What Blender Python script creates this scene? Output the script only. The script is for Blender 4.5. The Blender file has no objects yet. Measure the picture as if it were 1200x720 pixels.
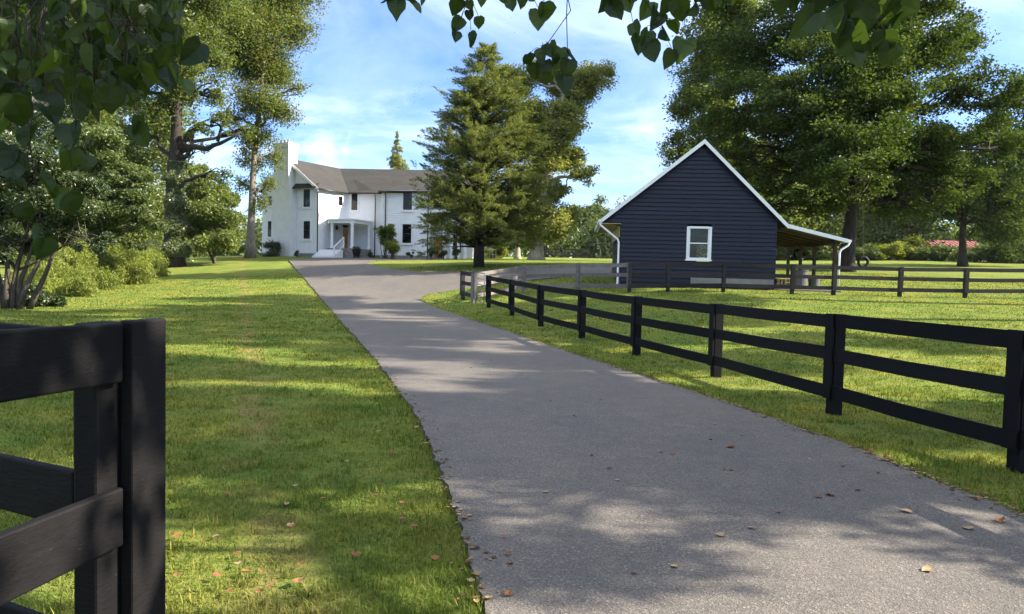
import bpy, math, numpy as np
from mathutils import Matrix, Vector, Euler
R = math.radians
rng = np.random.default_rng(11)
scene = bpy.context.scene
col = scene.collection
FPX = 867.0
CAM = np.array([0.0, 0.0, 1.6])
PITCH, ROLL = 2.8, 1.4
SUN_AZ, SUN_EL = 94.0, 33.0          # azimuth measured clockwise from the view direction (+Y)
SUNV = np.array([math.sin(R(SUN_AZ))*math.cos(R(SUN_EL)), math.cos(R(SUN_AZ))*math.cos(R(SUN_EL)), math.sin(R(SUN_EL))])

# ------------------------------------------------------------------ camera
cam_data = bpy.data.cameras.new('camera'); cam = bpy.data.objects.new('camera', cam_data); col.objects.link(cam)
M = Matrix.Rotation(R(90-PITCH), 4, 'X') @ Matrix.Rotation(R(ROLL), 4, 'Z')
cam.matrix_world = Matrix.Translation(CAM) @ M
cam_data.sensor_width = 36; cam_data.lens = FPX/1200*36
cam_data.clip_start = 0.05; cam_data.clip_end = 3000
scene.camera = cam
M3 = np.array(M.to_3x3())

def ray(px, py):
    return M3 @ np.array([(px-600)/FPX, (360-py)/FPX, -1.0])
def P(px, py, d):                     # point on the sight line of a measured spot, d metres ahead
    r = ray(px, py); return CAM + r*(d/r[1])
def XZ(px, py, d): p = P(px, py, d); return p[0], p[2]

# ------------------------------------------------------------------ terrain
ctrl = [(0,-6,0),(-8,-4,0),(8,-4,0),(0,3,0),(-3,6,0),(-7,10,0),(3,10,0),(0,8,0),(-12,4,0),(14,5,0.15),(-16,14,0.0)]
for px,py,d in [(1184,553,6.2),(970,486,8.9),(833,443,12.2),(741,417,15.1),(678,397,18.25),(630,383,21.2),(597,370,24.8),(570,361,27.7),
                (541,354,30.6),(615,345,32.2),(676,341,31),(737,341,29.9),(849,343,29.8),(930,346,29.7),(1057,349,29.7),(1134,350,29.7),
                (816,336,31.5),(995,318,45),(560,312,45),(625,305,62),(372,301.5,66),(420,302.5,65),(500,303.5,65.5),(290,301,64),(252,309,57),
                (180,318,52),(100,340,37),(20,363,23),(700,322,39),(1100,306,82),(900,312,60),(650,302,95),(800,305,95),(470,319,44),
                (200,301,75),(100,303,75),(450,300.5,85),(0,306,80),(1200,309,80),(1300,318,60)]:
    p = P(px,py,d); ctrl.append((p[0],p[1],p[2]))
ctrl = np.array(ctrl, float)
def _tps(r2): return np.where(r2 > 1e-9, 0.5*r2*np.log(np.maximum(r2, 1e-9)), 0.0)
_n = len(ctrl)
_A = np.zeros((_n+3, _n+3))
_d2 = ((ctrl[:,None,:2]-ctrl[None,:,:2])**2).sum(-1)
_A[:_n,:_n] = _tps(_d2) + np.eye(_n)*30.0
_A[:_n,_n] = 1; _A[:_n,_n+1:] = ctrl[:,:2]; _A[_n:,:_n] = _A[:_n,_n:].T
_w = np.linalg.solve(_A, np.concatenate([ctrl[:,2], np.zeros(3)]))
def terrain(x, y):
    x = np.asarray(x, float); y = np.asarray(y, float); sh = np.broadcast(x,y).shape
    q = np.stack([np.broadcast_to(x,sh).ravel(), np.broadcast_to(y,sh).ravel()], 1)
    qc = np.stack([np.clip(q[:,0],-42,60), np.clip(q[:,1],-12,98)], 1)
    out = np.empty(len(q))
    for i in range(0, len(q), 20000):
        c = qc[i:i+20000]
        r2 = ((c[:,None,:]-ctrl[None,:,:2])**2).sum(-1)
        out[i:i+20000] = _tps(r2) @ _w[:_n] + _w[_n] + c @ _w[_n+1:]
    return out.reshape(sh)
def T(x, y): return float(terrain(x, y))
_ys = np.concatenate([np.arange(1.6, 20, .15), np.arange(20, 130, .4)])
def G(px, py):                        # where the sight line of a measured ground spot meets the ground
    r = ray(px, py); t = _ys/r[1]
    pts = CAM + r*t[:,None]
    g = pts[:,2]-terrain(pts[:,0], pts[:,1])
    k = np.where(g < 0)[0]
    if len(k) == 0: return pts[-1]
    k = max(k[0],1); f = g[k-1]/(g[k-1]-g[k])
    p = pts[k-1]+(pts[k]-pts[k-1])*f
    return np.array([p[0],p[1],T(p[0],p[1])])
def B(px, d):                         # ground point d metres ahead in the direction of column px
    x = P(px, 315, d)[0]; return np.array([x, d, T(x, d)])

# ------------------------------------------------------------------ mesh helpers
def build(name, v, faces, mat, root=None, smooth=False):
    """faces: list of index arrays (m,k) or lists"""
    v = np.asarray(v, float).reshape(-1,3)
    if root is not None: v = v - np.array(root['_o'])
    me = bpy.data.meshes.new(name)
    arrs = []
    for f in faces:
        f = np.asarray(f)
        if f.ndim == 1: f = f[None]
        if f.size: arrs.append(f)
    loops = np.concatenate([a.ravel() for a in arrs]).astype(np.int32)
    tot = np.concatenate([np.full(len(a), a.shape[1], np.int32) for a in arrs])
    start = np.concatenate([[0], np.cumsum(tot)[:-1]]).astype(np.int32)
    me.vertices.add(len(v)); me.vertices.foreach_set('co', v.astype(np.float32).ravel())
    me.loops.add(len(loops)); me.loops.foreach_set('vertex_index', loops)
    me.polygons.add(len(tot)); me.polygons.foreach_set('loop_start', start); me.polygons.foreach_set('loop_total', tot)
    me.polygons.foreach_set('use_smooth', np.full(len(tot), bool(smooth)))
    me.materials.append(mat)
    me.update(calc_edges=True); me.validate()
    o = bpy.data.objects.new(name, me); col.objects.link(o)
    if root is not None: o.parent = root; o['_o'] = list(root['_o'])
    else: o['_o'] = [0,0,0]
    return o
def tag(o, label=None, cat=None, group=None, kind=None):
    if label: o['label'] = label
    if cat: o['category'] = cat
    if group: o['group'] = group
    if kind: o['kind'] = kind
    return o
def thing(name, label, cat, loc, group=None):
    o = bpy.data.objects.new(name, None); col.objects.link(o)
    o.location = Vector([float(c) for c in loc]); o['_o'] = [float(c) for c in loc]; o.empty_display_size = .3
    return tag(o, label, cat, group)
class MB:
    def __init__(s): s.v = []; s.f = []; s.n = 0
    def add(s, v, faces):
        v = np.asarray(v, float).reshape(-1,3)
        for f in faces:
            f = np.asarray(f)
            if f.ndim == 1: f = f[None]
            s.f.append(f + s.n)
        s.v.append(v); s.n += len(v); return s
    def hexa(s, b, t):                # 4 bottom, 4 top points, both counterclockwise from above
        return s.add(np.array(list(b)+list(t)), [np.array([[3,2,1,0],[4,5,6,7],[0,1,5,4],[1,2,6,5],[2,3,7,6],[3,0,4,7]])])
    def prism(s, pts, z0, z1):        # polygon (xy) extruded; z0/z1 scalars or lists
        n = len(pts); z0 = np.broadcast_to(z0,(n,)); z1 = np.broadcast_to(z1,(n,))
        v = [(p[0],p[1],a) for p,a in zip(pts,z0)]+[(p[0],p[1],a) for p,a in zip(pts,z1)]
        fs = [np.arange(n)[::-1], np.arange(n,2*n)]
        fs.append(np.array([[i,(i+1)%n,n+(i+1)%n,n+i] for i in range(n)]))
        return s.add(v, fs)
    def box(s, c, ax, ay, az):        # centre, half-axes
        c,ax,ay,az = [np.asarray(q,float) for q in (c,ax,ay,az)]
        b = [c-ax-ay-az, c+ax-ay-az, c+ax+ay-az, c-ax+ay-az]
        return s.hexa(b, [p+2*az for p in b])
    def bar(s, a, b, w, h, up=(0,0,1)):   # board from a to b, thickness w sideways, h along up
        a = np.asarray(a,float); b = np.asarray(b,float); d = b-a; L = np.linalg.norm(d); d = d/L
        up = np.asarray(up,float); side = np.cross(d, up); side /= np.linalg.norm(side); u = np.cross(side, d)
        return s.box((a+b)/2, d*L/2, side*w/2, u*h/2)
    def tube(s, pts, rad, n=8, caps=True):
        pts = np.asarray(pts,float); m = len(pts); rad = np.broadcast_to(rad,(m,))
        tan = np.gradient(pts, axis=0) if m > 2 else np.repeat((pts[1]-pts[0])[None],2,0)
        tan /= np.linalg.norm(tan,axis=1)[:,None]+1e-9
        ref = np.array([0.31,0.95,0.05]); ref /= np.linalg.norm(ref)
        if abs(tan[0]@ref) > .9: ref = np.array([1.,0,0.1])
        u = ref - tan*(tan@ref)[:,None]; u /= np.linalg.norm(u,axis=1)[:,None]; w = np.cross(tan,u)
        a = np.arange(n)*2*np.pi/n
        v = pts[:,None,:]+rad[:,None,None]*(np.cos(a)[None,:,None]*u[:,None,:]+np.sin(a)[None,:,None]*w[:,None,:])
        i = np.arange(m-1)[:,None]*n; j = np.arange(n)[None]; k = (np.arange(n)+1)[None]%n
        q = np.stack([i+j,i+k,i+n+k,i+n+j],-1).reshape(-1,4)
        fs = [q]
        if caps: fs += [np.arange(n)[::-1], np.arange(n)+(m-1)*n]
        return s.add(v, fs)
    def lathe(s, c, prof, n=16):      # (r, z) profile round a vertical axis
        c = np.asarray(c,float); a = np.arange(n)*2*np.pi/n
        v = np.array([[(c[0]+r*np.cos(t), c[1]+r*np.sin(t), c[2]+z) for t in a] for r,z in prof]).reshape(-1,3)
        m = len(prof); i = np.arange(m-1)[:,None]*n; j = np.arange(n)[None]; k = (np.arange(n)+1)[None]%n
        return s.add(v, [np.stack([i+j,i+k,i+n+k,i+n+j],-1).reshape(-1,4), np.arange(n)[::-1], np.arange(n)+(m-1)*n])
    def build(s, name, mat, root=None, smooth=False):
        # same-width face arrays joined
        by = {}
        for f in s.f: by.setdefault(f.shape[1], []).append(f)
        return build(name, np.concatenate(s.v), [np.concatenate(x) for x in by.values()], mat, root, smooth)

# ------------------------------------------------------------------ materials
def new_mat(name):
    m = bpy.data.materials.new(name); m.use_nodes = True
    nt = m.node_tree; nt.nodes.clear()
    return m, nt, nt.nodes.new('ShaderNodeOutputMaterial')
def N(nt, t, **kw):
    n = nt.nodes.new(t)
    for k,v in kw.items():
        if k in n.inputs: n.inputs[k].default_value = v
        else: setattr(n, k, v)
    return n
def ramp(nt, fac, stops):
    r = nt.nodes.new('ShaderNodeValToRGB'); e = r.color_ramp.elements
    while len(e) < len(stops): e.new(0.5)
    for el,(p,c) in zip(e, stops): el.position = p; el.color = (*c,1) if len(c)==3 else c
    nt.links.new(fac, r.inputs['Fac']); return r.outputs['Color']
def mixc(nt, fac, a, b, mode='MIX'):
    n = nt.nodes.new('ShaderNodeMix'); n.data_type = 'RGBA'; n.blend_type = mode
    for s,x in ((0,fac),(6,a),(7,b)):
        if hasattr(x,'is_output'): nt.links.new(x, n.inputs[s])
        else: n.inputs[s].default_value = x if s==0 else ((*x,1) if len(x)==3 else x)
    return n.outputs[2]
def noise(nt, scale, detail=4, rough=.55, vec=None, dist=0):
    n = N(nt,'ShaderNodeTexNoise'); n.inputs['Scale'].default_value = scale; n.inputs['Detail'].default_value = detail
    n.inputs['Roughness'].default_value = rough; n.inputs['Distortion'].default_value = dist
    if vec is None:
        g = nt.nodes.new('ShaderNodeNewGeometry'); vec = g.outputs['Position']
    nt.links.new(vec, n.inputs['Vector']); return n.outputs['Fac']
def mapped(nt, scale):
    g = nt.nodes.new('ShaderNodeNewGeometry'); m = nt.nodes.new('ShaderNodeMapping')
    m.inputs['Scale'].default_value = scale; nt.links.new(g.outputs['Position'], m.inputs['Vector']); return m.outputs['Vector']
def bump(nt, h, strength, dist=0.01):
    b = N(nt,'ShaderNodeBump'); b.inputs['Strength'].default_value = strength; b.inputs['Distance'].default_value = dist
    nt.links.new(h, b.inputs['Height']); return b.outputs['Normal']
def principled(nt, out, color, rough=.6, spec=.4, normal=None, metal=0):
    p = nt.nodes.new('ShaderNodeBsdfPrincipled')
    if hasattr(color,'is_output'): nt.links.new(color, p.inputs['Base Color'])
    else: p.inputs['Base Color'].default_value = (*color,1)
    if hasattr(rough,'is_output'): nt.links.new(rough, p.inputs['Roughness'])
    else: p.inputs['Roughness'].default_value = rough
    p.inputs['Specular IOR Level'].default_value = spec; p.inputs['Metallic'].default_value = metal
    if normal is not None: nt.links.new(normal, p.inputs['Normal'])
    nt.links.new(p.outputs[0], out.inputs['Surface']); return p
def simple(name, c, rough=.6, spec=.4, var=.25, scale=6, metal=0, bumps=0, stretch=None):
    m,nt,out = new_mat(name)
    vec = mapped(nt, stretch) if stretch else None
    f = noise(nt, scale, 5, .6, vec)
    c1 = tuple(x*(1-var) for x in c); c2 = tuple(min(1,x*(1+var)) for x in c)
    cc = ramp(nt, f, [(.3,c1),(.7,c2)])
    principled(nt, out, cc, rough, spec, bump(nt, f, bumps, .02) if bumps else None, metal); return m
def leaf_mat(name, dark, mid, light, transl=.45, gloss=.05, clump=.5, extra=None, rough=.45):
    m,nt,out = new_mat(name)
    g = nt.nodes.new('ShaderNodeNewGeometry')
    stops = [(0,dark),(.5,mid),(1,light)] if extra is None else [(0,dark),(.45,mid),(.86,light),(1,extra)]
    c = ramp(nt, g.outputs['Random Per Island'], stops)
    f = noise(nt, clump, 3, .6)
    v = ramp(nt, f, [(.3,(.72,.76,.74)),(.7,(1.25,1.2,1.1))])
    c = mixc(nt, 1.0, c, v, 'MULTIPLY')
    d = N(nt,'ShaderNodeBsdfDiffuse'); t = N(nt,'ShaderNodeBsdfTranslucent'); gl = N(nt,'ShaderNodeBsdfGlossy'); gl.inputs['Roughness'].default_value = rough
    nt.links.new(c, d.inputs['Color'])
    tc = mixc(nt, 1.0, c, (1.25,1.2,.55), 'MULTIPLY'); nt.links.new(tc, t.inputs['Color'])
    m1 = N(nt,'ShaderNodeMixShader'); m1.inputs[0].default_value = transl
    nt.links.new(d.outputs[0], m1.inputs[1]); nt.links.new(t.outputs[0], m1.inputs[2])
    m2 = N(nt,'ShaderNodeMixShader'); m2.inputs[0].default_value = gloss
    nt.links.new(m1.outputs[0], m2.inputs[1]); nt.links.new(gl.outputs[0], m2.inputs[2])
    nt.links.new(m2.outputs[0], out.inputs['Surface']); return m
def bark_mat(name, a, b, scale=5):
    m,nt,out = new_mat(name)
    f = noise(nt, scale, 6, .65, mapped(nt,(1,1,.25)))
    f2 = noise(nt, scale*5, 4, .6, mapped(nt,(1,1,.2)))
    c = ramp(nt, f, [(.35,a),(.65,b)])
    principled(nt, out, mixc(nt,.35,c,ramp(nt,f2,[(.4,a),(.6,b)])), .85, .2, bump(nt,f2,.9,.03)); return m

MAT = {}
MAT['maple'] = leaf_mat('maple_leaf', (.026,.048,.012),(.048,.080,.018),(.088,.125,.028), .42, .02)
MAT['oak'] = leaf_mat('oak_leaf', (.072,.115,.028),(.115,.165,.04),(.165,.215,.058), .52, .02, extra=(.22,.18,.06))
MAT['locust'] = leaf_mat('locust_leaf', (.078,.122,.028),(.122,.17,.04),(.175,.215,.06), .52, .02, extra=(.29,.18,.075))
MAT['sycamore'] = leaf_mat('sycamore_leaf', (.14,.17,.05),(.215,.245,.08),(.30,.32,.12), .52, .02)
MAT['cedar'] = leaf_mat('cedar_needle', (.066,.094,.028),(.135,.168,.048),(.24,.26,.08), .45, .01, clump=.8)
MAT['spruce'] = leaf_mat('spruce_needle', (.035,.060,.030),(.055,.085,.040),(.08,.11,.05), .25, .03)
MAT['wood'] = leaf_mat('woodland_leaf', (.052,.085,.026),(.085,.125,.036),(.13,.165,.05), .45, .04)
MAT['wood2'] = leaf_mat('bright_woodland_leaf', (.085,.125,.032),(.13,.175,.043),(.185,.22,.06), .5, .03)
MAT['weeds'] = leaf_mat('weed_leaf', (.125,.17,.036),(.185,.225,.05),(.26,.285,.085), .5, .01)
MAT['shrub'] = leaf_mat('shrub_leaf', (.028,.05,.014),(.045,.075,.02),(.07,.10,.03), .35, .06)
MAT['ivy'] = leaf_mat('ivy_leaf', (.06,.09,.03),(.11,.15,.05),(.17,.20,.08), .35, .08)
MAT['heart'] = leaf_mat('heart_leaf', (.014,.030,.007),(.030,.056,.012),(.055,.092,.018), .45, .02, clump=3, rough=.4)
MAT['bark'] = bark_mat('brown_bark', (.035,.027,.02),(.11,.09,.07))
MAT['bark_dark'] = bark_mat('dark_bark', (.018,.014,.011),(.055,.045,.037))
MAT['bark_pale'] = bark_mat('pale_bark', (.16,.13,.09),(.42,.38,.29), 2)
MAT['bark_grey'] = bark_mat('grey_bark', (.10,.085,.065),(.25,.22,.175), 6)

LAWN_TRACK = (G(288,362)[:2], G(303,470)[:2])
def grass_mat(name, blades):
    m,nt,out = new_mat(name)
    g = nt.nodes.new('ShaderNodeNewGeometry')
    if blades: base = ramp(nt, g.outputs['Random Per Island'], [(0,(.068,.102,.020)),(.5,(.124,.162,.031)),(.88,(.19,.215,.05)),(1,(.28,.225,.09))])
    else:
        f0 = noise(nt, 9, 6, .7)
        base = ramp(nt, f0, [(.25,(.080,.110,.023)),(.5,(.133,.165,.034)),(.75,(.188,.203,.052))])
    f1 = noise(nt, .35, 4, .6); f2 = noise(nt, 1.6, 4, .6)
    base = mixc(nt, 1.0, base, ramp(nt,f1,[(.3,(.82,.93,.8)),(.5,(1,1,1)),(.72,(1.22,1.05,.95))]), 'MULTIPLY')
    f3 = noise(nt, .85, 5, .65)
    base = mixc(nt, 1.0, base, ramp(nt,f3,[(.34,(.66,.84,.80)),(.5,(1,1,1)),(.66,(1.26,1.12,1.06))]), 'MULTIPLY')
    # worn strip running along the left lawn
    pA,pB = LAWN_TRACK; tx,ty = pB[0]-pA[0],pB[1]-pA[1]; tl = math.hypot(tx,ty)
    gg = nt.nodes.new('ShaderNodeNewGeometry'); dt = nt.nodes.new('ShaderNodeVectorMath'); dt.operation='DOT_PRODUCT'
    dt.inputs[1].default_value=(ty/tl,-tx/tl,0); nt.links.new(gg.outputs['Position'], dt.inputs[0])
    of = nt.nodes.new('ShaderNodeMath'); of.operation='SUBTRACT'; of.inputs[1].default_value=(pA[0]*ty-pA[1]*tx)/tl; nt.links.new(dt.outputs['Value'], of.inputs[0])
    wv = nt.nodes.new('ShaderNodeMath'); wv.operation='MULTIPLY_ADD'; wv.inputs[1].default_value=.9; nt.links.new(f2, wv.inputs[0]); nt.links.new(of.outputs[0], wv.inputs[2])
    sb = nt.nodes.new('ShaderNodeMath'); sb.operation='SUBTRACT'; sb.inputs[1].default_value=.45; nt.links.new(wv.outputs[0], sb.inputs[0])
    ab = nt.nodes.new('ShaderNodeMath'); ab.operation='ABSOLUTE'; nt.links.new(sb.outputs[0], ab.inputs[0])
    tk = ramp(nt, ab.outputs[0], [(.05,(.55,.55,.55)),(.32,(0,0,0))])
    base = mixc(nt, mixc(nt,1.0,tk,ramp(nt,f3,[(.42,(0,0,0)),(.6,(1,1,1))]),'MULTIPLY'), base, (.25,.18,.085))
    dry = ramp(nt, f2, [(.58,(0,0,0)),(.76,(1,1,1))])
    sc = nt.nodes.new('ShaderNodeMath'); sc.operation='MULTIPLY'; sc.inputs[1].default_value = .45; nt.links.new(dry, sc.inputs[0])
    base = mixc(nt, sc.outputs[0], base, (.19,.155,.055))
    if blades:
        d = N(nt,'ShaderNodeBsdfDiffuse'); t = N(nt,'ShaderNodeBsdfTranslucent')
        nt.links.new(base, d.inputs['Color']); nt.links.new(mixc(nt,1.0,base,(1.2,1.15,.6),'MULTIPLY'), t.inputs['Color'])
        m1 = N(nt,'ShaderNodeMixShader'); m1.inputs[0].default_value=.35
        nt.links.new(d.outputs[0],m1.inputs[1]); nt.links.new(t.outputs[0],m1.inputs[2]); nt.links.new(m1.outputs[0],out.inputs['Surface'])
    else:
        fb = noise(nt, 28, 5, .7)
        principled(nt, out, base, .95, .05, bump(nt, fb, .8, .06))
    return m
MAT['ground'] = grass_mat('lawn_ground', False)
MAT['grass'] = grass_mat('grass_blade', True)

def asphalt():
    m,nt,out = new_mat('asphalt')
    v = N(nt,'ShaderNodeTexVoronoi'); v.inputs['Scale'].default_value = 115
    g = nt.nodes.new('ShaderNodeNewGeometry'); nt.links.new(g.outputs['Position'], v.inputs['Vector'])
    sp = ramp(nt, v.outputs['Color'], [(.15,(.022,.022,.023)),(.5,(.070,.068,.067)),(.8,(.115,.111,.107)),(1,(.25,.243,.23))])
    f = noise(nt, 240, 3, .7)
    sp = mixc(nt, .38, sp, ramp(nt, f, [(.35,(.045,.044,.044)),(.65,(.150,.143,.134))]))
    big = noise(nt, .55, 5, .6, mapped(nt,(1,.45,1)))
    sp = mixc(nt, 1.0, sp, ramp(nt, big, [(.3,(.82,.83,.86)),(.7,(1.16,1.13,1.10))]), 'MULTIPLY')
    mid = noise(nt, 3.2, 5, .65)
    sp = mixc(nt, 1.0, sp, ramp(nt, mid, [(.32,(.88,.88,.9)),(.68,(1.1,1.09,1.07))]), 'MULTIPLY')
    sp = mixc(nt, 1.0, sp, (1.11,1.04,.95), 'MULTIPLY')
    # hairline cracks, oil stains and a paler wheel track polish
    cv = N(nt,'ShaderNodeTexVoronoi'); cv.feature='DISTANCE_TO_EDGE'; cv.inputs['Scale'].default_value=.42; cv.inputs['Randomness'].default_value=1
    g2 = nt.nodes.new('ShaderNodeNewGeometry'); wob = N(nt,'ShaderNodeTexNoise'); wob.inputs['Scale'].default_value=2.2; wob.inputs['Detail'].default_value=6
    nt.links.new(g2.outputs['Position'], wob.inputs['Vector'])
    va = nt.nodes.new('ShaderNodeVectorMath'); va.operation='MULTIPLY_ADD'; va.inputs[1].default_value=(.55,.55,.55)
    nt.links.new(wob.outputs['Color'], va.inputs[0]); nt.links.new(g2.outputs['Position'], va.inputs[2]); nt.links.new(va.outputs[0], cv.inputs['Vector'])
    ck = ramp(nt, cv.outputs['Distance'], [(.0,(.5,.5,.5)),(.002,(.2,.2,.2)),(.004,(0,0,0))])
    where = ramp(nt, noise(nt, .28, 3, .5), [(.62,(0,0,0)),(.68,(1,1,1))])
    sp = mixc(nt, mixc(nt,1.0,ck,where,'MULTIPLY'), sp, (.022,.021,.02))
    stain = ramp(nt, noise(nt, .9, 5, .6, mapped(nt,(1.4,.5,1))), [(.62,(0,0,0)),(.74,(.42,.42,.42))])
    sp = mixc(nt, stain, sp, (.06,.055,.05))
    dust = ramp(nt, noise(nt, 1.7, 6, .7), [(.58,(0,0,0)),(.76,(.34,.34,.34))])
    sp = mixc(nt, dust, sp, (.21,.185,.15))
    principled(nt, out, sp, .82, .35, bump(nt, v.outputs['Distance'], .55, .006)); return m
MAT['asphalt'] = asphalt()

def fence_mat(name, a, b, spec=.35, rough=.55):
    m,nt,out = new_mat(name)
    f = noise(nt, 7, 6, .65, mapped(nt,(1,1,1))); f2 = noise(nt, 60, 5, .7, mapped(nt,(.35,.35,1.0)))
    c = ramp(nt, f, [(.3,a),(.7,b)])
    worn = ramp(nt, f2, [(.66,(0,0,0)),(.78,(1,1,1))])
    sc = nt.nodes.new('ShaderNodeMath'); sc.operation='MULTIPLY'; sc.inputs[1].default_value=.20; nt.links.new(worn, sc.inputs[0])
    c = mixc(nt, sc.outputs[0], c, (.10,.085,.07))
    oi = nt.nodes.new('ShaderNodeObjectInfo'); c = mixc(nt,1.0,c,ramp(nt,oi.outputs['Random'],[(0,(.72,.72,.74)),(1,(1.4,1.36,1.32))]),'MULTIPLY')
    rr = N(nt,'ShaderNodeMapRange'); rr.inputs['To Min'].default_value=rough-.12; rr.inputs['To Max'].default_value=rough+.2; nt.links.new(f, rr.inputs['Value'])
    principled(nt, out, c, rr.outputs[0], spec, bump(nt, f2, .5, .006)); return m
MAT['black_fence'] = fence_mat('black_fence_paint', (.0035,.0035,.004), (.0065,.006,.0065),.12,.62)
MAT['grey_fence'] = fence_mat('pale_grey_board', (.10,.09,.083), (.19,.172,.158), .2, .75)  # paler grey than the boards of the other fences
MAT['brown_fence'] = fence_mat('faded_black_board', (.016,.014,.015), (.034,.031,.031), .2, .7)

def siding(name, a, b, pitch, depth, rough=.5):
    m,nt,out = new_mat(name)
    g = nt.nodes.new('ShaderNodeNewGeometry'); s = nt.nodes.new('ShaderNodeSeparateXYZ'); nt.links.new(g.outputs['Position'], s.inputs[0])
    dv = nt.nodes.new('ShaderNodeMath'); dv.operation='DIVIDE'; dv.inputs[1].default_value=pitch; nt.links.new(s.outputs['Z'], dv.inputs[0])
    fr = nt.nodes.new('ShaderNodeMath'); fr.operation='FRACT'; nt.links.new(dv.outputs[0], fr.inputs[0])
    f = noise(nt, 2, 5, .6)
    c = ramp(nt, f, [(.3,a),(.7,b)])
    inv = nt.nodes.new('ShaderNodeMath'); inv.operation='SUBTRACT'; inv.inputs[0].default_value=1; nt.links.new(fr.outputs[0], inv.inputs[1])
    principled(nt, out, c, rough, .4, bump(nt, inv.outputs[0], 1.0, depth)); return m
MAT['white_siding'] = siding('white_lap_siding', (.74,.75,.76), (.82,.82,.82), .19, .02)
MAT['white_brick'] = siding('white_painted_brick', (.64,.635,.61), (.74,.735,.71), .08, .006, .7)
MAT['white_paint'] = simple('white_paint', (.78,.78,.78), .45, .4, .04)
MAT['navy'] = simple('navy_siding', (.0065,.0095,.020), .5, .28, .22, 3)
def navy_boards():
    m,nt,out = new_mat('navy_clapboard'); g = nt.nodes.new('ShaderNodeNewGeometry')
    f = noise(nt, 2.5, 5, .6); f2 = noise(nt, 30, 4, .6, mapped(nt,(.12,.12,1)))
    c = ramp(nt, f, [(.3,(.0040,.0064,.0155)),(.7,(.0065,.0095,.0215))])
    c = mixc(nt,1.0,c,ramp(nt,g.outputs['Random Per Island'],[(0,(.78,.78,.8)),(1,(1.3,1.28,1.24))]),'MULTIPLY')
    c = mixc(nt,1.0,c,ramp(nt,f2,[(.35,(.85,.85,.85)),(.65,(1.15,1.15,1.15))]),'MULTIPLY')
    principled(nt,out,c,.48,.32,bump(nt,f2,.35,.01)); return m
MAT['navy'] = navy_boards()
MAT['black_metal'] = simple('black_metal', (.012,.012,.013), .4, .5)
MAT['stone'] = simple('grey_stone', (.22,.21,.20), .85, .2, .4, 5)
MAT['concrete'] = simple('concrete_block', (.22,.215,.205), .9, .2, .2, 2)
MAT['door_wood'] = simple('orange_oak_door', (.46,.20,.06), .45, .4, .2, 4)
MAT['plywood'] = simple('yellow_plywood', (.50,.40,.20), .7, .3, .15, 3)
MAT['brown_wood'] = simple('brown_timber', (.045,.028,.02), .7, .3, .3, 4)
MAT['red_metal'] = simple('red_metal_roof', (.20,.06,.05), .6, .3, .2, 1.5)
MAT['galv'] = simple('galvanised_steel', (.28,.28,.28), .42, .5, .15, 8, metal=.8)
MAT['pot'] = simple('grey_bin', (.075,.08,.085), .6, .4, .15)
MAT['firewood'] = simple('split_firewood', (.26,.17,.11), .85, .2, .5, 9)
MAT['rope'] = simple('rope', (.30,.25,.18), .9, .1)
MAT['rubber'] = simple('black_rubber', (.015,.015,.015), .7, .3)
MAT['bird'] = simple('dark_bird', (.02,.02,.022), .8, .1)
MAT['brown_leaf'] = simple('brown_dry_leaf', (.17,.075,.03), .7, .2, .45, 25)
MAT['tan_leaf'] = simple('tan_dry_leaf', (.25,.175,.10), .7, .2, .3, 25)
MAT['mulch'] = simple('leaf_mulch', (.09,.06,.04), .95, .1, .5, 20)
def roof_mat():
    m,nt,out = new_mat('grey_shingle')
    b = N(nt,'ShaderNodeTexNoise'); f = noise(nt, 14, 4, .7, mapped(nt,(.5,.5,2.2))); f2 = noise(nt, .7, 4, .6)
    c = ramp(nt, f, [(.3,(.022,.021,.021)),(.7,(.052,.049,.046))])
    c = mixc(nt,1.0,c,ramp(nt,f2,[(.3,(.85,.85,.85)),(.7,(1.15,1.12,1.08))]),'MULTIPLY')
    principled(nt,out,c,.9,.2,bump(nt,f,.5,.03)); return m
MAT['shingle'] = roof_mat()
def glass_mat():
    m,nt,out = new_mat('dark_window_glass')
    principled(nt, out, (.006,.0065,.008), .06, .3); return m
MAT['pane'] = glass_mat()
def clear_glass():
    m,nt,out = new_mat('clear_window_glass')
    t = N(nt,'ShaderNodeBsdfTransparent'); gl = N(nt,'ShaderNodeBsdfGlossy'); gl.inputs['Roughness'].default_value=.02
    t.inputs['Color'].default_value=(.93,.95,.93,1)
    mx = N(nt,'ShaderNodeMixShader'); mx.inputs[0].default_value=.03
    nt.links.new(t.outputs[0],mx.inputs[1]); nt.links.new(gl.outputs[0],mx.inputs[2]); nt.links.new(mx.outputs[0],out.inputs['Surface']); return m
MAT['clear'] = clear_glass()

# ------------------------------------------------------------------ driveway outline
def smooth_line(pix, n):
    p = np.array([G(*q)[:2] for q in pix])
    s = np.concatenate([[0],np.cumsum(np.linalg.norm(np.diff(p,axis=0),axis=1))]); t = np.linspace(0,s[-1],n)
    q = np.stack([np.interp(t,s,p[:,0]),np.interp(t,s,p[:,1])],1)
    for _ in range(3): q[1:-1] = .25*q[:-2]+.5*q[1:-1]+.25*q[2:]
    return q
left_pix = [(567,716),(545,640),(531,590),(511,540),(490,492),(465,456),(438,420),(414,393),(387,362),(366,338),(347,316),(338,305)]
right_pix = [(1330,660),(1200,608),(1100,569),(1000,527),(900,491),(800,457),(700,425),(600,391),(545,373),(505,359)]
LE = smooth_line(left_pix, 160)
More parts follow.
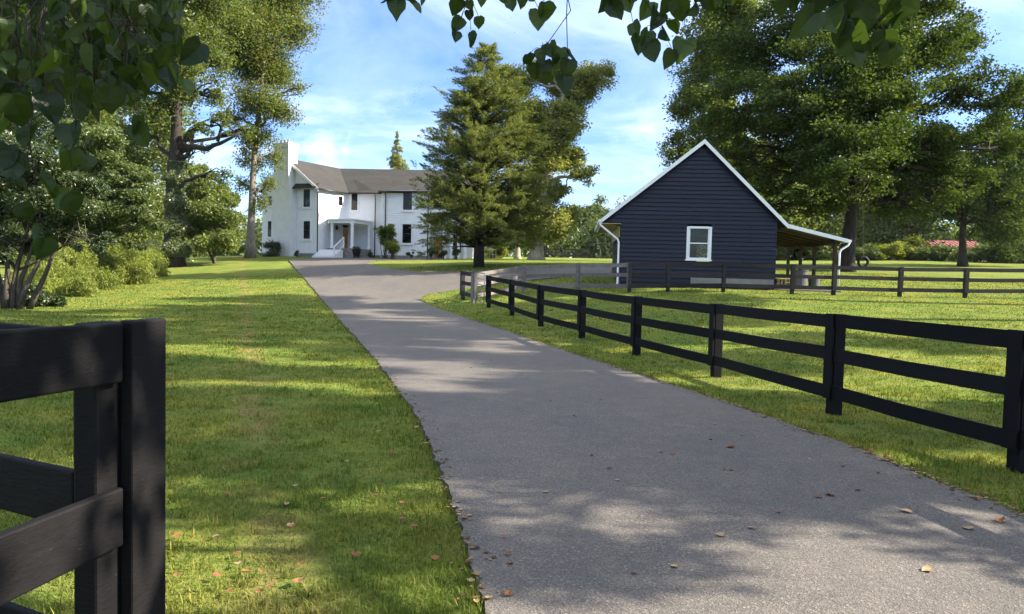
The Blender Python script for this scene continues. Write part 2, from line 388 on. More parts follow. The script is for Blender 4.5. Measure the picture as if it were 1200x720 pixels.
# behind the camera both edges run straight on
e0 = G(567,716); LE = np.concatenate([[[e0[0]+.9,-8]],[[e0[0]+.35,0]],LE])
RE = smooth_line(right_pix, 160)
RE = np.concatenate([[[9.2,-8]],[[7.4,1.0]],RE])
RE_far = np.array([G(*q)[:2] for q in [(494,354),(492,350),(498,346),(520,342),(560,336),(620,329),(700,322),(760,320)]])
IS = np.array([G(*q)[:2] for q in [(790,307),(730,309.5),(650,315),(610,316.5),(540,319),(480,318.5),(445,314),(430,309.5),(440,305.5),(520,304.8)]])
TOP = np.array([G(*q)[:2] for q in [(520,303.5),(450,303),(400,302.5),(360,302.8)]])
poly = np.concatenate([LE, TOP[::-1], IS[::-1], RE_far[::-1], RE[::-1]])
def inside(pts, poly):
    x,y = pts[:,0],pts[:,1]; c = np.zeros(len(pts),bool); j = len(poly)-1
    for i in range(len(poly)):
        xi,yi = poly[i]; xj,yj = poly[j]
        if yi != yj: c ^= ((yi>y)!=(yj>y)) & (x < (xj-xi)*(y-yi)/(yj-yi)+xi)
        j = i
    return c
def dist_poly(pts, poly):
    best = np.full(len(pts),1e9); a = poly; b = np.roll(poly,-1,0)
    for p,q in zip(a,b):
        d = q-p; L = (d@d)+1e-12; t = np.clip(((pts-p)@d)/L,0,1)
        best = np.minimum(best, ((pts-(p+t[:,None]*d))**2).sum(1))
    return np.sqrt(best)
# driveway: triangulated outline with interior points
import mathutils.geometry as mg
dens = []
for i in range(len(poly)):
    a,b = poly[i],poly[(i+1)%len(poly)]; L = np.linalg.norm(b-a); dm = max(np.linalg.norm(a),1)
    k = max(1,int(L/max(.06,.012*dm)))
    for s in range(k):
        p = a+(b-a)*s/k; amp = min(.045,.014+.0015*dm); p = p+rng.normal(0,amp*.5,2); dens.append(p)
dens = np.array(dens)
ip = []
for y in np.concatenate([np.arange(-7.6,30,.5),np.arange(30,72,.9)]):
    step = .5 if y < 30 else .9
    ip += [(x+rng.uniform(-.05,.05),y+rng.uniform(-.05,.05)) for x in np.arange(-26,14,step)]
ip = np.array(ip); ip = ip[inside(ip,dens)]; ip = ip[dist_poly(ip,dens)>.22]
allp = np.concatenate([dens,ip]); nd = len(dens)
res = mg.delaunay_2d_cdt([Vector(p) for p in allp], [(i,(i+1)%nd) for i in range(nd)], [], 0, 1e-5)
vv = np.array([tuple(v) for v in res[0]]); ff = [f for f in res[2] if len(f)==3]
ff = np.array(ff); cen = vv[ff].mean(1); ff = ff[inside(cen,dens)]
vz = terrain(vv[:,0],vv[:,1])+.03
top = np.column_stack([vv,vz])
n0 = len(top); bedge = np.column_stack([dens,terrain(dens[:,0],dens[:,1])-.08]); tedge = np.column_stack([dens,terrain(dens[:,0],dens[:,1])+.03])
iq = np.arange(nd); sk = np.stack([iq+n0,(iq+1)%nd+n0,(iq+1)%nd+n0+nd,iq+n0+nd],1)
drv = build('driveway', np.concatenate([top,tedge,bedge]), [ff,sk], MAT['asphalt'])
tag(drv,'grey asphalt driveway curving uphill to the white house','driveway',kind='structure')

# ground sheet
def axis(parts): return np.unique(np.concatenate([np.arange(*p) for p in parts]))
gx = axis([(-900,-120,60),(-120,-40,8),(-40,-14,1.0),(-14,16,.25),(16,50,1.0),(50,120,8),(120,901,60)])
gy = axis([(-60,-8,8),(-8,0,.6),(0,36,.25),(36,80,.6),(80,130,4),(130,300,20),(300,1501,100)])
GX,GY = np.meshgrid(gx,gy); gz = terrain(GX,GY)
gp = np.stack([GX.ravel(),GY.ravel()],1)
near = (gp[:,1]<80)&(np.abs(gp[:,0])<40)
din = np.zeros(len(gp)); k = np.where(near)[0]; ins = inside(gp[k],poly); k = k[ins]; din[k] = np.clip(dist_poly(gp[k],poly)/.3,0,1)*.12
z = gz.ravel()-din + rng.normal(0,.006,len(gp))*(near)
h,w = GX.shape; ii = np.arange(h-1)[:,None]*w+np.arange(w-1)[None]
quads = np.stack([ii,ii+1,ii+w+1,ii+w],-1).reshape(-1,4)
gr = build('ground', np.column_stack([gp,z]), [quads], MAT['ground'], smooth=True)
tag(gr,'green mown lawn and meadow ground around the driveway','ground',kind='structure')

# ------------------------------------------------------------------ grass blades
def blades(n, r0, r1, th0, th1, seed, wmul=1.0):
    g = np.random.default_rng(seed)
    a = .3; u = g.random(n); r = (r0**a+u*(r1**a-r0**a))**(1/a)
    th = g.uniform(th0,th1,n); x = r*np.sin(th); y = r*np.cos(th)
    p = np.stack([x,y],1); keep = ~inside(p,poly)
    edge = dist_poly(p,poly)
    keep &= edge > .0
    # nothing grows through the shed floor or the house
    keep &= ~((x>4.4)&(x<14.2)&(y>31.2)&(y<41))
    p = p[keep]; r = r[keep]; edge = edge[keep]; n = len(p)
    z = terrain(p[:,0],p[:,1])
    ln = (.026+.030*g.random(n))*(1+.35*np.sin(p[:,0]*1.7+np.sin(p[:,1]*1.1)*2)*np.sin(p[:,1]*1.3)) * (1+.012*r)
    ln *= np.where(edge<.25,1.25,1.0)
    wd = (.0024+.00058*r)*g.uniform(.7,1.4,n)*wmul
    az = g.uniform(0,2*np.pi,n); lean = g.uniform(.1,1.15,n)
    d = np.stack([np.cos(az)*np.sin(lean),np.sin(az)*np.sin(lean),np.cos(lean)],1)
    s = np.stack([-np.sin(az),np.cos(az),np.zeros(n)],1); tw = g.uniform(-1,1,n)[:,None]
    s = s*np.sqrt(1-tw**2*.5)+np.stack([np.cos(az),np.sin(az),np.zeros(n)],1)*tw*.7
    b = np.column_stack([p,z-.006])
    mid = b+d*(ln*.55)[:,None]; tip = b+d*ln[:,None]; tip[:,2] -= ln*.12
    v = np.stack([b-s*wd[:,None]*.5,b+s*wd[:,None]*.5,mid+s*wd[:,None]*.42,mid-s*wd[:,None]*.42,tip],1).reshape(-1,3)
    i = np.arange(n)[:,None]*5
    return v, i+np.array([[0,1,2,3]]), i+np.array([[3,2,4]])
v,q,t = blades(620000, 2.0, 48, R(-52), R(52), 5)
# longer tufts the mower missed
g = np.random.default_rng(77); V2=[]
nt_ = 2600; r = (2.2**.6+g.random(nt_)*(26**.6-2.2**.6))**(1/.6); th = g.uniform(R(-50),R(50),nt_)
tp_ = np.stack([r*np.sin(th),r*np.cos(th)],1); tp_ = tp_[(~inside(tp_,poly))|(dist_poly(tp_,poly)<.03)]
k = g.integers(0,len(tp_),46000); p = tp_[k]+g.normal(size=(len(k),2))*g.uniform(.02,.07,len(tp_))[k][:,None]
n = len(p); zb_ = terrain(p[:,0],p[:,1]); ln = g.uniform(.04,.095,n)*g.uniform(.7,1.2,len(tp_))[k]; rr_ = np.linalg.norm(p,axis=1); wd = (.003+.0005*rr_)*g.uniform(.7,1.6,n)
az = g.uniform(0,2*np.pi,n); lean = g.uniform(.1,1.2,n); d = np.stack([np.cos(az)*np.sin(lean),np.sin(az)*np.sin(lean),np.cos(lean)],1); sx = np.stack([-np.sin(az),np.cos(az),np.zeros(n)],1)
b = np.column_stack([p,zb_-.005]); mid = b+d*(ln*.55)[:,None]; tip = b+d*ln[:,None]; tip[:,2] -= ln*.3*np.sin(lean)
v2 = np.stack([b-sx*wd[:,None]*.5,b+sx*wd[:,None]*.5,mid+sx*wd[:,None]*.45,mid-sx*wd[:,None]*.45,tip],1).reshape(-1,3); o2=len(v)
i2 = np.arange(n)[:,None]*5+o2; v=np.concatenate([v,v2]); q=np.concatenate([q,i2+np.array([[0,1,2,3]])]); t=np.concatenate([t,i2+np.array([[3,2,4]])])
gb = build('grass', v, [q,t], MAT['grass'])
tag(gb,'short mown green grass covering the lawns beside the driveway','grass',kind='stuff')

# ------------------------------------------------------------------ foliage generator
def leaf_cards(c, size, g, aspect=.55, up=.5, axis_dir=None, axis_w=0.0):
    n = len(c)
    nrm = g.normal(size=(n,3)); nrm /= np.linalg.norm(nrm,axis=1)[:,None]; nrm[:,2] = np.abs(nrm[:,2])+up; nrm /= np.linalg.norm(nrm,axis=1)[:,None]
    u = g.normal(size=(n,3))
    if axis_dir is not None: u = u*(1-axis_w)+axis_dir*axis_w*2
    u -= nrm*(u*nrm).sum(1)[:,None]; u /= np.linalg.norm(u,axis=1)[:,None]+1e-9
    w = np.cross(nrm,u); s = (size*g.uniform(.6,1.35,n))[:,None] if np.ndim(size)==0 else size[:,None]
    bend = nrm*s*.12
    v = np.stack([c-u*s*.5-bend, c+w*s*aspect*.5+u*s*.03+bend*.5, c+u*s*.5-bend, c-w*s*aspect*.5+u*s*.03+bend*.5],1).reshape(-1,3)
    f = np.arange(n)[:,None]*4+np.array([[0,1,2,3]])
    return v,f
def blob_clumps(blobs, per, g, shell=.5, cr=(.22,.42)):
    C=[];Rr=[]
    for (x,y,z,rx,ry,rz) in blobs:
        k = max(3,int(per*((rx*rz)**.5)**1.2))
        d = g.normal(size=(k,3)); d /= np.linalg.norm(d,axis=1)[:,None]
        rr = (shell+(1-shell)*g.random(k)**.6)*g.uniform(.78,1.06,k)
        rr = np.where(g.random(k)<.25, rr*.5, rr)
        C.append(np.array([x,y,z])+d*rr[:,None]*np.array([rx,ry,rz])); Rr.append(g.uniform(cr[0],cr[1],k)*(rx*rz)**.5)
    return np.concatenate(C), np.concatenate(Rr)
def scatter(C, Rr, n, g, flat=.6, sig=.5):
    w = Rr**2; w = w/w.sum(); idx = g.choice(len(C), n, p=w)
    d = g.normal(size=(n,3))*sig
    d *= np.minimum(1,1.5/np.maximum(np.linalg.norm(d,axis=1),1e-6))[:,None]
    d[:,2] *= flat
    return C[idx]+d*Rr[idx][:,None], idx
def curve(a, b, g, sag=.12, n=6, wob=.05):
    a = np.asarray(a,float); b = np.asarray(b,float); t = np.linspace(0,1,n)[:,None]; L = np.linalg.norm(b-a)
    p = a+(b-a)*t; p[:,2] += np.sin(t[:,0]*np.pi)*L*sag
    w = g.normal(size=(n,3))*L*wob; w[0]=0; w[-1]=0
    return p+w
def px_blobs(lst, d, dj=.5, seed=0):
    g = np.random.default_rng(seed); out=[]
    for e in lst:
        px,py,rx,ry = e[:4]; dd = d + (e[4] if len(e)>4 else 0)
        rxm = rx*dd/FPX; rzm = ry*dd/FPX; p = P(px,py,dd+g.uniform(-1,1)*dj*rxm)
        out.append((p[0],p[1],p[2],rxm,rxm*.9,rzm))
    return out
def tree(name, label, cat, base, trunk, blobs, nleaf, leaf, lm, bm, seed=1, per=9, trunk_r=.3, group=None, limbs=True, flat=.75, sig=.62,
         aspect=.6, up=.35, shell=.45, cr=(.22,.42), stems=None, limb_r=.28, twigs=2):
    g = np.random.default_rng(seed)
    base = np.asarray(base,float); root = thing(name,label,cat,base,group)
    trunk = np.asarray(trunk,float)
    if trunk is not None and len(trunk)>1:
        mb = MB(); m = len(trunk); s = np.linspace(0,1,m)
        fine = np.linspace(0,1,max(8,m*3)); tp = np.stack([np.interp(fine,s,trunk[:,k]) for k in range(3)],1)
        for _ in range(2): tp[1:-1] = .25*tp[:-2]+.5*tp[1:-1]+.25*tp[2:]
        rad = trunk_r*(1-.68*fine)*(1+.55*np.exp(-fine*22))
        tp[0,2] -= .25
        mb.tube(tp, rad, 12)
        for st in (stems or []):
            st = np.asarray(st,float); mb.tube(st, np.linspace(trunk_r,trunk_r*.35,len(st)), 8)
        wood = mb
    C,Rr = blob_clumps(blobs, per, g, shell, cr)
    if limbs:
        mb = wood; zt = tp[:,2]
        for (x,y,z,rx,ry,rz) in blobs:
            tgt = np.array([x,y,z]); hor = np.linalg.norm(tgt[:2]-base[:2])
            zs = z - .55*hor - .2*rz; k = int(np.clip(np.searchsorted(zt, zs), len(tp)//3, len(tp)-1))
            r0 = max(.03, rad[k]*.62) if limb_r is None else max(.025,min(rad[k]*.7, trunk_r*limb_r*1.4))
            cv = curve(tp[k], tgt, g, .10, 7); mb.tube(cv, np.linspace(r0,r0*.3,7), 6)
            dd = np.linalg.norm(C-tgt,axis=1); nb = np.argsort(dd)[:int(per*.9)+3]
            for j in nb[:: max(1,len(nb)//(twigs*4))]:
                s0 = cv[g.integers(3,7)]; c2 = curve(s0, C[j], g, .06, 4); mb.tube(c2, np.linspace(r0*.35,.012+r0*.06,4), 4, caps=False)
    wood.build('trunk', bm, root, smooth=True)
    c,idx = scatter(C,Rr,nleaf,g,flat,sig)
    v,f = leaf_cards(c, leaf, g, aspect, up)
    build('crown', v, [f], lm, root)
    return root
def straight_trunk(base, top, g=None, k=5, wob=.02):
    g = g or np.random.default_rng(3); return curve(base, top, g, 0, k, wob)

def conifer(name, label, base, height, rad, n, leaf, lm, bm, seed=1, z0=.05, group=None, prof=None, trunk_r=.15, droop=.15, lean=(0,0), cat='tree', layers=26, perl=9, aspect=.22, visible_branches=True, wpow=1.25, wfac=.26, plume=0, jz=.4):
    g = np.random.default_rng(seed); base = np.asarray(base,float); root = thing(name,label,cat,base,group)
    top = base+np.array([lean[0],lean[1],height])
    mb = MB(); tp = straight_trunk(base-np.array([0,0,.2]),top,g,8,.006); mb.tube(tp, np.linspace(trunk_r*1.15,.02,8), 10)
    prof = prof or (lambda t: (1-t)**.85)
    A=[];D=[];W=[];br=mb
    for i in range(layers):
        t = z0+(1-z0)*(i+g.uniform(-jz,jz))/layers; t=min(max(t,z0),.99)
        for k in range(perl if t<.8 else max(3,perl//2)):
            az = g.uniform(0,2*np.pi)
            if plume: t=min(max(z0+(1-z0)*(i+g.uniform(-2.5,2.5))/layers,z0),.985)
            L = max(.15,rad*prof(t)*(g.uniform(.55,1.08) if plume else g.uniform(.55,1.15)))
            d = np.array([np.cos(az),np.sin(az),(g.uniform(-.2,.5) if plume else g.uniform(-.1,.35))-droop])
            o = base+np.array([lean[0]*t,lean[1]*t,height*t]); A.append(o); D.append(d*L); W.append(L)
            if visible_branches: br.tube(curve(o,o+d*L*.8,g,.05,4,.02), [trunk_r*.22*(1-t)+.012,trunk_r*.15*(1-t)+.01,.012,.006], 4, caps=False)
    br.build('trunk',bm,root,smooth=True)
    A=np.array(A);D=np.array(D);W=np.array(W); w=W**wpow; idx=g.choice(len(A),n,p=w/w.sum())
    if plume:
        nb=len(A)*plume; bi=np.repeat(np.arange(len(A)),plume); ss=g.random(nb)**.6; Lb=W[bi]; dn=D[bi]/Lb[:,None]
        sd=np.cross(dn,np.array([0,0,1.])); sd/=np.linalg.norm(sd,axis=1)[:,None]+1e-9
        st=A[bi]+D[bi]*ss[:,None]; st[:,2]+=Lb*.08*np.sin(ss*np.pi)-.04*Lb*ss**2
        bd=dn*.9+sd*g.uniform(-.9,.9,nb)[:,None]; bd[:,2]+=g.uniform(-.25,.55,nb); bd/=np.linalg.norm(bd,axis=1)[:,None]; bl=g.uniform(.35,.95,nb)*np.minimum(1,.35+Lb*.25)
        k=g.choice(nb,n,p=(bl*Lb**.3)/(bl*Lb**.3).sum()); q=g.random(n)
        c=st[k]+bd[k]*(bl[k]*q)[:,None]+g.normal(size=(n,3))*(.085*(1.1-q))[:,None]; c[:,2]-=.10*q**2*bl[k]
        ax=bd[k]*1.0+g.normal(size=(n,3))*.45
        v,f=leaf_cards(c,leaf,g,aspect,.15,ax,.7); build('crown',v,[f],lm,root); return root
    s = g.random(n)**.55; L=W[idx]; dn = D[idx]/L[:,None]
    sd = np.cross(dn,np.array([0,0,1.])); sd/=np.linalg.norm(sd,axis=1)[:,None]+1e-9
    wid = wfac*L*np.sin(np.clip(s,0,1)*np.pi*.86+.2)
    off = g.normal(size=n)*.55
    c = A[idx]+D[idx]*s[:,None]+sd*(wid*off)[:,None]; c[:,2] += L*.10*np.sin(s*np.pi)-.05*L*s**2+g.normal(size=n)*(.05*L+.03)
    ax = dn*.8+sd*np.sign(off)[:,None]*.7; ax[:,2]+=g.uniform(-.5,.35,n)
    v,f = leaf_cards(c, leaf, g, aspect, .15, ax, .62)
    build('crown', v,[f],lm,root); return root

def bush(name,label,blobs,n,leaf,lm,seed=1,group=None,cat='bush',flat=.75,up=.3,aspect=.55,stem=True,per=10,sig=.5,wispy=False):
    g=np.random.default_rng(seed); x,y,z,rx,ry,rz = blobs[0]; base=np.array([x,y,T(x,y)])
    root=thing(name,label,cat,base,group)
    C,Rr=blob_clumps(blobs,per,g,.35,(.25,.5)); C[:,2]=np.maximum(C[:,2],terrain(C[:,0],C[:,1])+.08)
    if stem:
        mb=MB()
        for j in range(min(9,len(C))):
            a=base+np.array([g.normal()*.12,g.normal()*.12,-.05]); mb.tube(curve(a,C[g.integers(len(C))],g,.08,5),np.linspace(.035,.01,5),5,caps=False)
        mb.build('stem',MAT['bark'],root,smooth=True)
    c,idx=scatter(C,Rr,n,g,flat,sig); c[:,2]=np.maximum(c[:,2],terrain(c[:,0],c[:,1])+.02)
    v,f=leaf_cards(c,leaf,g,aspect,up) if not wispy else leaf_cards(c,leaf*1.3,g,.22,0,np.tile([[0,0,1.]],(len(c),1)),.42); build('foliage',v,[f],lm,root); return root

#@TREES
# ------------------------------------------------------------------ trees
# right: the big shade maple
b = B(990,45.0); mt = [b, P(996,270,45), P(1002,225,45.2), P(1006,170,45.4), P(1010,90,45.5), P(1008,10,45.6)]
bl = px_blobs([(905,60,70,60),(880,130,60,48),(930,170,70,55),(985,110,80,70),(1000,30,85,60),(1060,80,70,60),(1035,190,70,50),(965,225,48,30),(900,210,45,30),
               (1090,170,55,45),(1110,40,55,50),(1150,110,55,45),(1075,-30,80,50),(960,-40,90,50),(1130,215,45,32),(860,185,36,28),(1050,235,45,22),(1165,175,45,40),(1000,185,60,42,-5),(1025,140,60,46,-6),(960,190,50,36,-5),(1010,225,34,18,-4),(945,248,34,16,3),(1065,246,40,18,2),(1095,225,40,24,0),(910,240,30,18,3),(930,110,55,45,-5)],45,.9,4)
mp = tree('maple_tree','huge dark shade maple with a black trunk behind the navy shed','tree',b,mt,bl,205000,.20,MAT['maple'],MAT['bark_dark'],7,per=11,trunk_r=.46,limb_r=.32,sig=.5,flat=.55,shell=.5,cr=(.19,.36))
b = B(850,62); 
tree('oak_tree','tall lighter olive tree showing left of the maple above the shed roof','tree',b,[b,P(848,200,62),P(850,120,62),P(855,30,62)],
     px_blobs([(838,60,48,55),(815,120,38,38),(850,150,45,45),(800,175,26,32),(860,10,50,40),(825,200,40,32),(880,200,40,40),(845,-40,50,40)],62,.8,5),80000,.24,MAT['oak'],MAT['bark'],8,per=10,trunk_r=.4,cr=(.2,.38),shell=.4,sig=.52)
b = B(1128,66)
tree('maple_tree','dark green maple at the right edge in front of the red roof','tree',b,[b,P(1128,270,66),P(1132,220,66),P(1138,160,66)],
     px_blobs([(1130,215,55,45),(1175,190,50,55),(1100,240,40,32),(1165,250,50,38),(1200,230,50,60),(1080,195,40,40),(1195,280,40,28),(1215,140,50,50)],66,.8,6),60000,.26,MAT['maple'],MAT['bark_dark'],9,per=9,trunk_r=.35,cr=(.2,.36),sig=.5,flat=.6)
# woods behind, right
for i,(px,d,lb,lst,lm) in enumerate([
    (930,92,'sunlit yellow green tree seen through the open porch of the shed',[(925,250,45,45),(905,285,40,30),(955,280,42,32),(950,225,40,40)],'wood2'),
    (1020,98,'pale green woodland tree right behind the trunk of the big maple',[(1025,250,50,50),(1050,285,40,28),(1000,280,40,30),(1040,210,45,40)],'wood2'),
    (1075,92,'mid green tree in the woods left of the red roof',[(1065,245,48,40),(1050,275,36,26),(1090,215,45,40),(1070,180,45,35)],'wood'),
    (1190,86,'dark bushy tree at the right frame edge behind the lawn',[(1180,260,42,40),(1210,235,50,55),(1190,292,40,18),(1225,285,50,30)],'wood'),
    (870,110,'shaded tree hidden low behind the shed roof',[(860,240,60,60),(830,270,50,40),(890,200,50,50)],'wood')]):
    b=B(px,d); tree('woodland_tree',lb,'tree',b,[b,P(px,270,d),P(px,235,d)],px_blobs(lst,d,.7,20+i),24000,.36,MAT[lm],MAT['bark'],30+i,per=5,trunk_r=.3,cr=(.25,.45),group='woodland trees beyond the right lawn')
# bushes along the far edge of the right lawn
for i,(px,py,rx,ry,d,lb,lm) in enumerate([
    (1012,298,20,9,84,'low olive bush beside the trunk of the big maple','wood'),(1040,296,22,11,85,'yellowish bush in the middle of the lawn edge','weeds'),
    (1068,293,22,14,86,'tallest pale bush left of the red roof','weeds'),(1098,297,22,11,84,'rounded green bush right below the red roof','wood'),
    (1150,297,30,10,80,'wide dark bush under the right end of the red roof','wood'),(1195,298,30,14,78,'dark bush at the right frame edge','shrub')]):
    bush('bush',lb,px_blobs([(px,py,rx,ry),(px+rx*.6,py+3,rx*.6,ry*.7),(px-rx*.6,py+3,rx*.6,ry*.7)],d,.4,50+i),9000,.24,MAT[lm],60+i,'bushes along the far edge of the right lawn')
# cedar
b = B(561,45)
def cprof(t): return np.interp(t,[0,.09,.16,.3,.5,.7,.85,1],[.75,.95,1.0,.98,.84,.60,.36,.05])
conifer('cedar_tree','broad cedar standing on the lawn island before the white house',b,13.4,4.25,400000,.13,MAT['cedar'],MAT['bark_dark'],3,z0=.09,prof=cprof,trunk_r=.30,droop=-.06,lean=(.25,.1),layers=44,perl=16,plume=9)
# sycamore
b = B(628,62)
tree('sycamore_tree','pale barked sycamore with yellow green leaves behind the cedar','tree',b,[b,P(630,285,62),P(636,240,62),P(645,180,62),P(660,110,62)],
     px_blobs([(690,88,24,20),(668,110,28,24),(640,85,26,22),(655,145,30,24),(640,180,30,26),(668,185,24,22),(684,205,16,14),(620,150,30,35),(625,220,30,26),(650,225,18,14),(648,262,26,22),(665,250,16,12),(610,250,30,26),(705,85,13,9),(630,275,24,18),(600,100,25,25)],62,.8,7),95000,.23,MAT['sycamore'],MAT['bark_pale'],12,per=11,trunk_r=.62,cr=(.26,.48),shell=.3,limb_r=.25)
b = B(606,70)
tree('shade_tree','dark leaning tree with a pale foot half hidden beside the sycamore','tree',b,[b,P(607,285,70),P(600,255,70)],px_blobs([(600,250,28,28),(585,270,24,18),(618,268,22,18)],70,.6,8),16000,.3,MAT['wood'],MAT['bark_pale'],13,per=6,trunk_r=.32)
# far tree line between the sycamore and the shed
for i,(px,d,lb,lst,lm) in enumerate([
    (692,150,'tall hazy tree with an open top on the far tree line',[(690,262,22,26),(700,248,18,16),(678,272,20,20),(672,250,12,10)],'wood'),
    (655,160,'rounded hazy tree at the left end of the far tree line',[(650,280,26,20),(640,268,18,14)],'wood'),
    (722,155,'dark hazy tree at the shed end of the far tree line',[(722,272,22,22),(738,262,22,28),(715,285,24,16)],'wood')]):
    b=B(px,d); tree('woodland_tree',lb,'tree',b,[b,P(px,285,d),P(px,262,d)],px_blobs(lst,d,.7,70+i),15000,.5,MAT[lm],MAT['bark'],75+i,per=4,trunk_r=.35,cr=(.25,.45),group='far tree line')
conifer('spruce_tree','grey green spruce on the far tree line between cedar and shed',B(683,125),6.2,2.2,16000,.34,MAT['spruce'],MAT['bark'],14,visible_branches=False,group='far tree line')
for i,(px,lb) in enumerate([(699,'leftmost slim arborvitae in the row left of the shed'),(708,'second slim arborvitae from the left in the row by the shed'),(717,'third slim arborvitae in the row by the shed'),(727,'slim arborvitae nearest the shed downpipe')]):
    conifer('arborvitae',lb,B(px,95+i),2.6,.75,3500,.22,MAT['spruce'],MAT['bark'],80+i,visible_branches=False,group='arborvitae row left of the shed',layers=18,perl=6)
# spruce behind the house
bz = B(463,84); conifer('spruce_tree','pointed green spruce rising above the house roof',bz,P(463,153,84)[2]-bz[2],3.9,60000,.26,MAT['sycamore'],MAT['bark'],15,visible_branches=False,layers=70,perl=12,wpow=.9,prof=lambda t:(1-t)**.95)
# left: big ivy trunk tree
b = B(203,55)
lt = tree('oak_tree','massive ivy clad oak with a dark forked trunk left of the house','tree',b,[b,P(202,255,55),P(203,205,55),P(208,150,55),P(206,90,55),P(200,20,55)],
     px_blobs([(165,50,50,40),(215,60,45,40),(190,5,60,40),(240,20,45,40),(255,75,28,24),(140,100,36,28),(150,160,30,22),(215,115,28,20),(260,205,20,16),(240,-40,60,40),(110,10,50,50),(262,140,20,15),(235,150,22,14),(215,192,16,12),(240,175,14,10),(287,152,14,12),(185,80,50,36),(225,30,50,36),(175,130,36,22),(250,110,22,20)],55,.9,9),110000,.2,MAT['oak'],MAT['bark_dark'],16,per=12,trunk_r=.66,limb_r=.2,cr=(.24,.46),shell=.3,sig=.55)
mb=MB(); g=np.random.default_rng(5)
mb.tube(curve(P(210,172,55),P(282,155,54),g,-.10,8,.02),np.linspace(.26,.09,8),8); mb.tube(curve(P(255,166,54.3),P(272,120,54),g,.0,6,.03),np.linspace(.13,.05,6),7); mb.build('limb',MAT['bark_dark'],lt,smooth=True)
n=9000; zz=g.random(n)**1.1; cy=np.interp(zz,[0,1],[302,190]); cen=np.array([P(204+3*q,301-(301-190)*q,55) for q in zz]); az=g.uniform(-2.2,.9,n); rr=(.68*(1-.35*zz)+.08+.18*g.random(n))*(1+.3*np.sin(zz*25))
v,f=leaf_cards(cen+np.stack([np.cos(az)*rr,np.sin(az)*rr,np.zeros(n)],1),.17,g,.8,.0); build('ivy',v,[f],MAT['ivy'],lt)
# slender pale tree by the chimney
b = B(293,63)
tree('locust_tree','slender tree with orange tinged leaves nearest the house chimney','tree',b,[b,P(295,250,63),P(297,190,63),P(305,120,63),P(312,40,63)],
     px_blobs([(320,85,34,26),(300,30,45,34),(345,40,26,22),(330,130,26,16),(290,120,26,22),(305,160,22,14),(270,60,30,28),(300,190,26,14),(350,105,16,10),(285,215,14,14),(316,215,14,14),(305,240,14,14),(330,-20,50,30),(272,140,18,14),(362,35,18,10),(300,70,36,30),(318,120,26,22),(325,10,40,30),(290,165,20,16),(322,185,16,16)],63,.8,10),85000,.19,MAT['locust'],MAT['bark_grey'],17,per=12,trunk_r=.36,cr=(.28,.55),shell=.2,sig=.7,flat=.85)
# small multi stem tree on the lawn
b = B(251,57)
tree('dogwood_tree','small rounded dogwood with many stems at the end of the lawn','tree',b,[b,P(252,292,57),P(254,260,57)],
     px_blobs([(252,255,28,24),(232,268,20,18),(272,272,20,18),(250,278,30,16),(262,238,16,14),(238,245,16,14)],57,.8,11),26000,.2,MAT['wood2'],MAT['bark'],18,per=8,trunk_r=.1,
     stems=[curve(b,P(236,265,57),np.random.default_rng(1),.05,5),curve(b,P(268,265,57),np.random.default_rng(2),.05,5),curve(b,P(245,255,57.5),np.random.default_rng(4),.05,5)])
# layered tree left middle
b = B(118,41)
tree('dogwood_tree','dense layered dogwood spreading over the weeds left of the lawn','tree',b,[b,P(118,300,41),P(120,240,41),P(122,190,41)],
     px_blobs([(120,175,45,26),(85,205,42,26),(150,215,38,22),(110,235,50,24),(160,255,34,20),(75,250,42,24),(120,275,45,18),(160,285,24,12),(95,160,40,26),(50,215,40,30)],41,.9,12),75000,.17,MAT['wood'],MAT['bark'],19,per=9,trunk_r=.16,flat=.5,sig=.62)
# multi stem tree far left
b = B(12,23.5); g=np.random.default_rng(6)
tree('shrub_tree','multi stemmed dark shrub tree at the left frame edge','tree',b,[b,P(18,320,23.5),P(28,285,23.5),P(40,240,23.5)],
     px_blobs([(30,250,45,30),(-10,230,45,40),(70,275,40,20),(10,285,40,20),(60,230,36,26),(-40,280,40,30),(85,255,34,28),(20,200,50,36),(75,215,36,30),(-20,300,36,24),(105,285,26,16)],23.5,.8,13),80000,.11,MAT['shrub'],MAT['bark'],21,per=9,trunk_r=.10,sig=.55,
     stems=[curve(b+np.array([q,r_,0]),P(px,py,23.5),g,.03,6,.015) for q,r_,px,py in [(-.25,.1,-20,270),(.15,.1,38,285),(.35,-.1,55,280),(-.05,-.15,8,260),(.5,.15,70,285),(-.45,0,-30,280)]])
# background woods on the left
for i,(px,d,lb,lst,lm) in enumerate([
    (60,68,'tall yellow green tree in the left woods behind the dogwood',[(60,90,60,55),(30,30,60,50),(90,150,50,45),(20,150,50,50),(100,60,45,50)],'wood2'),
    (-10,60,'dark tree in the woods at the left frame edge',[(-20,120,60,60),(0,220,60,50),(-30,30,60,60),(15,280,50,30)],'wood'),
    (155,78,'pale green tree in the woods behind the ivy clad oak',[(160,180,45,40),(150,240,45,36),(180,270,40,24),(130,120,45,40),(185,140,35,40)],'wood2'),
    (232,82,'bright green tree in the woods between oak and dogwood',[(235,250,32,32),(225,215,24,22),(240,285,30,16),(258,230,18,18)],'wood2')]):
    b=B(px,d); tree('woodland_tree',lb,'tree',b,[b,P(px,265,d),P(px,240,d)],px_blobs(lst,d,.7,90+i),36000,.3,MAT[lm],MAT['bark'],95+i,per=5,trunk_r=.3,cr=(.22,.42),group='woods left of the lawn')
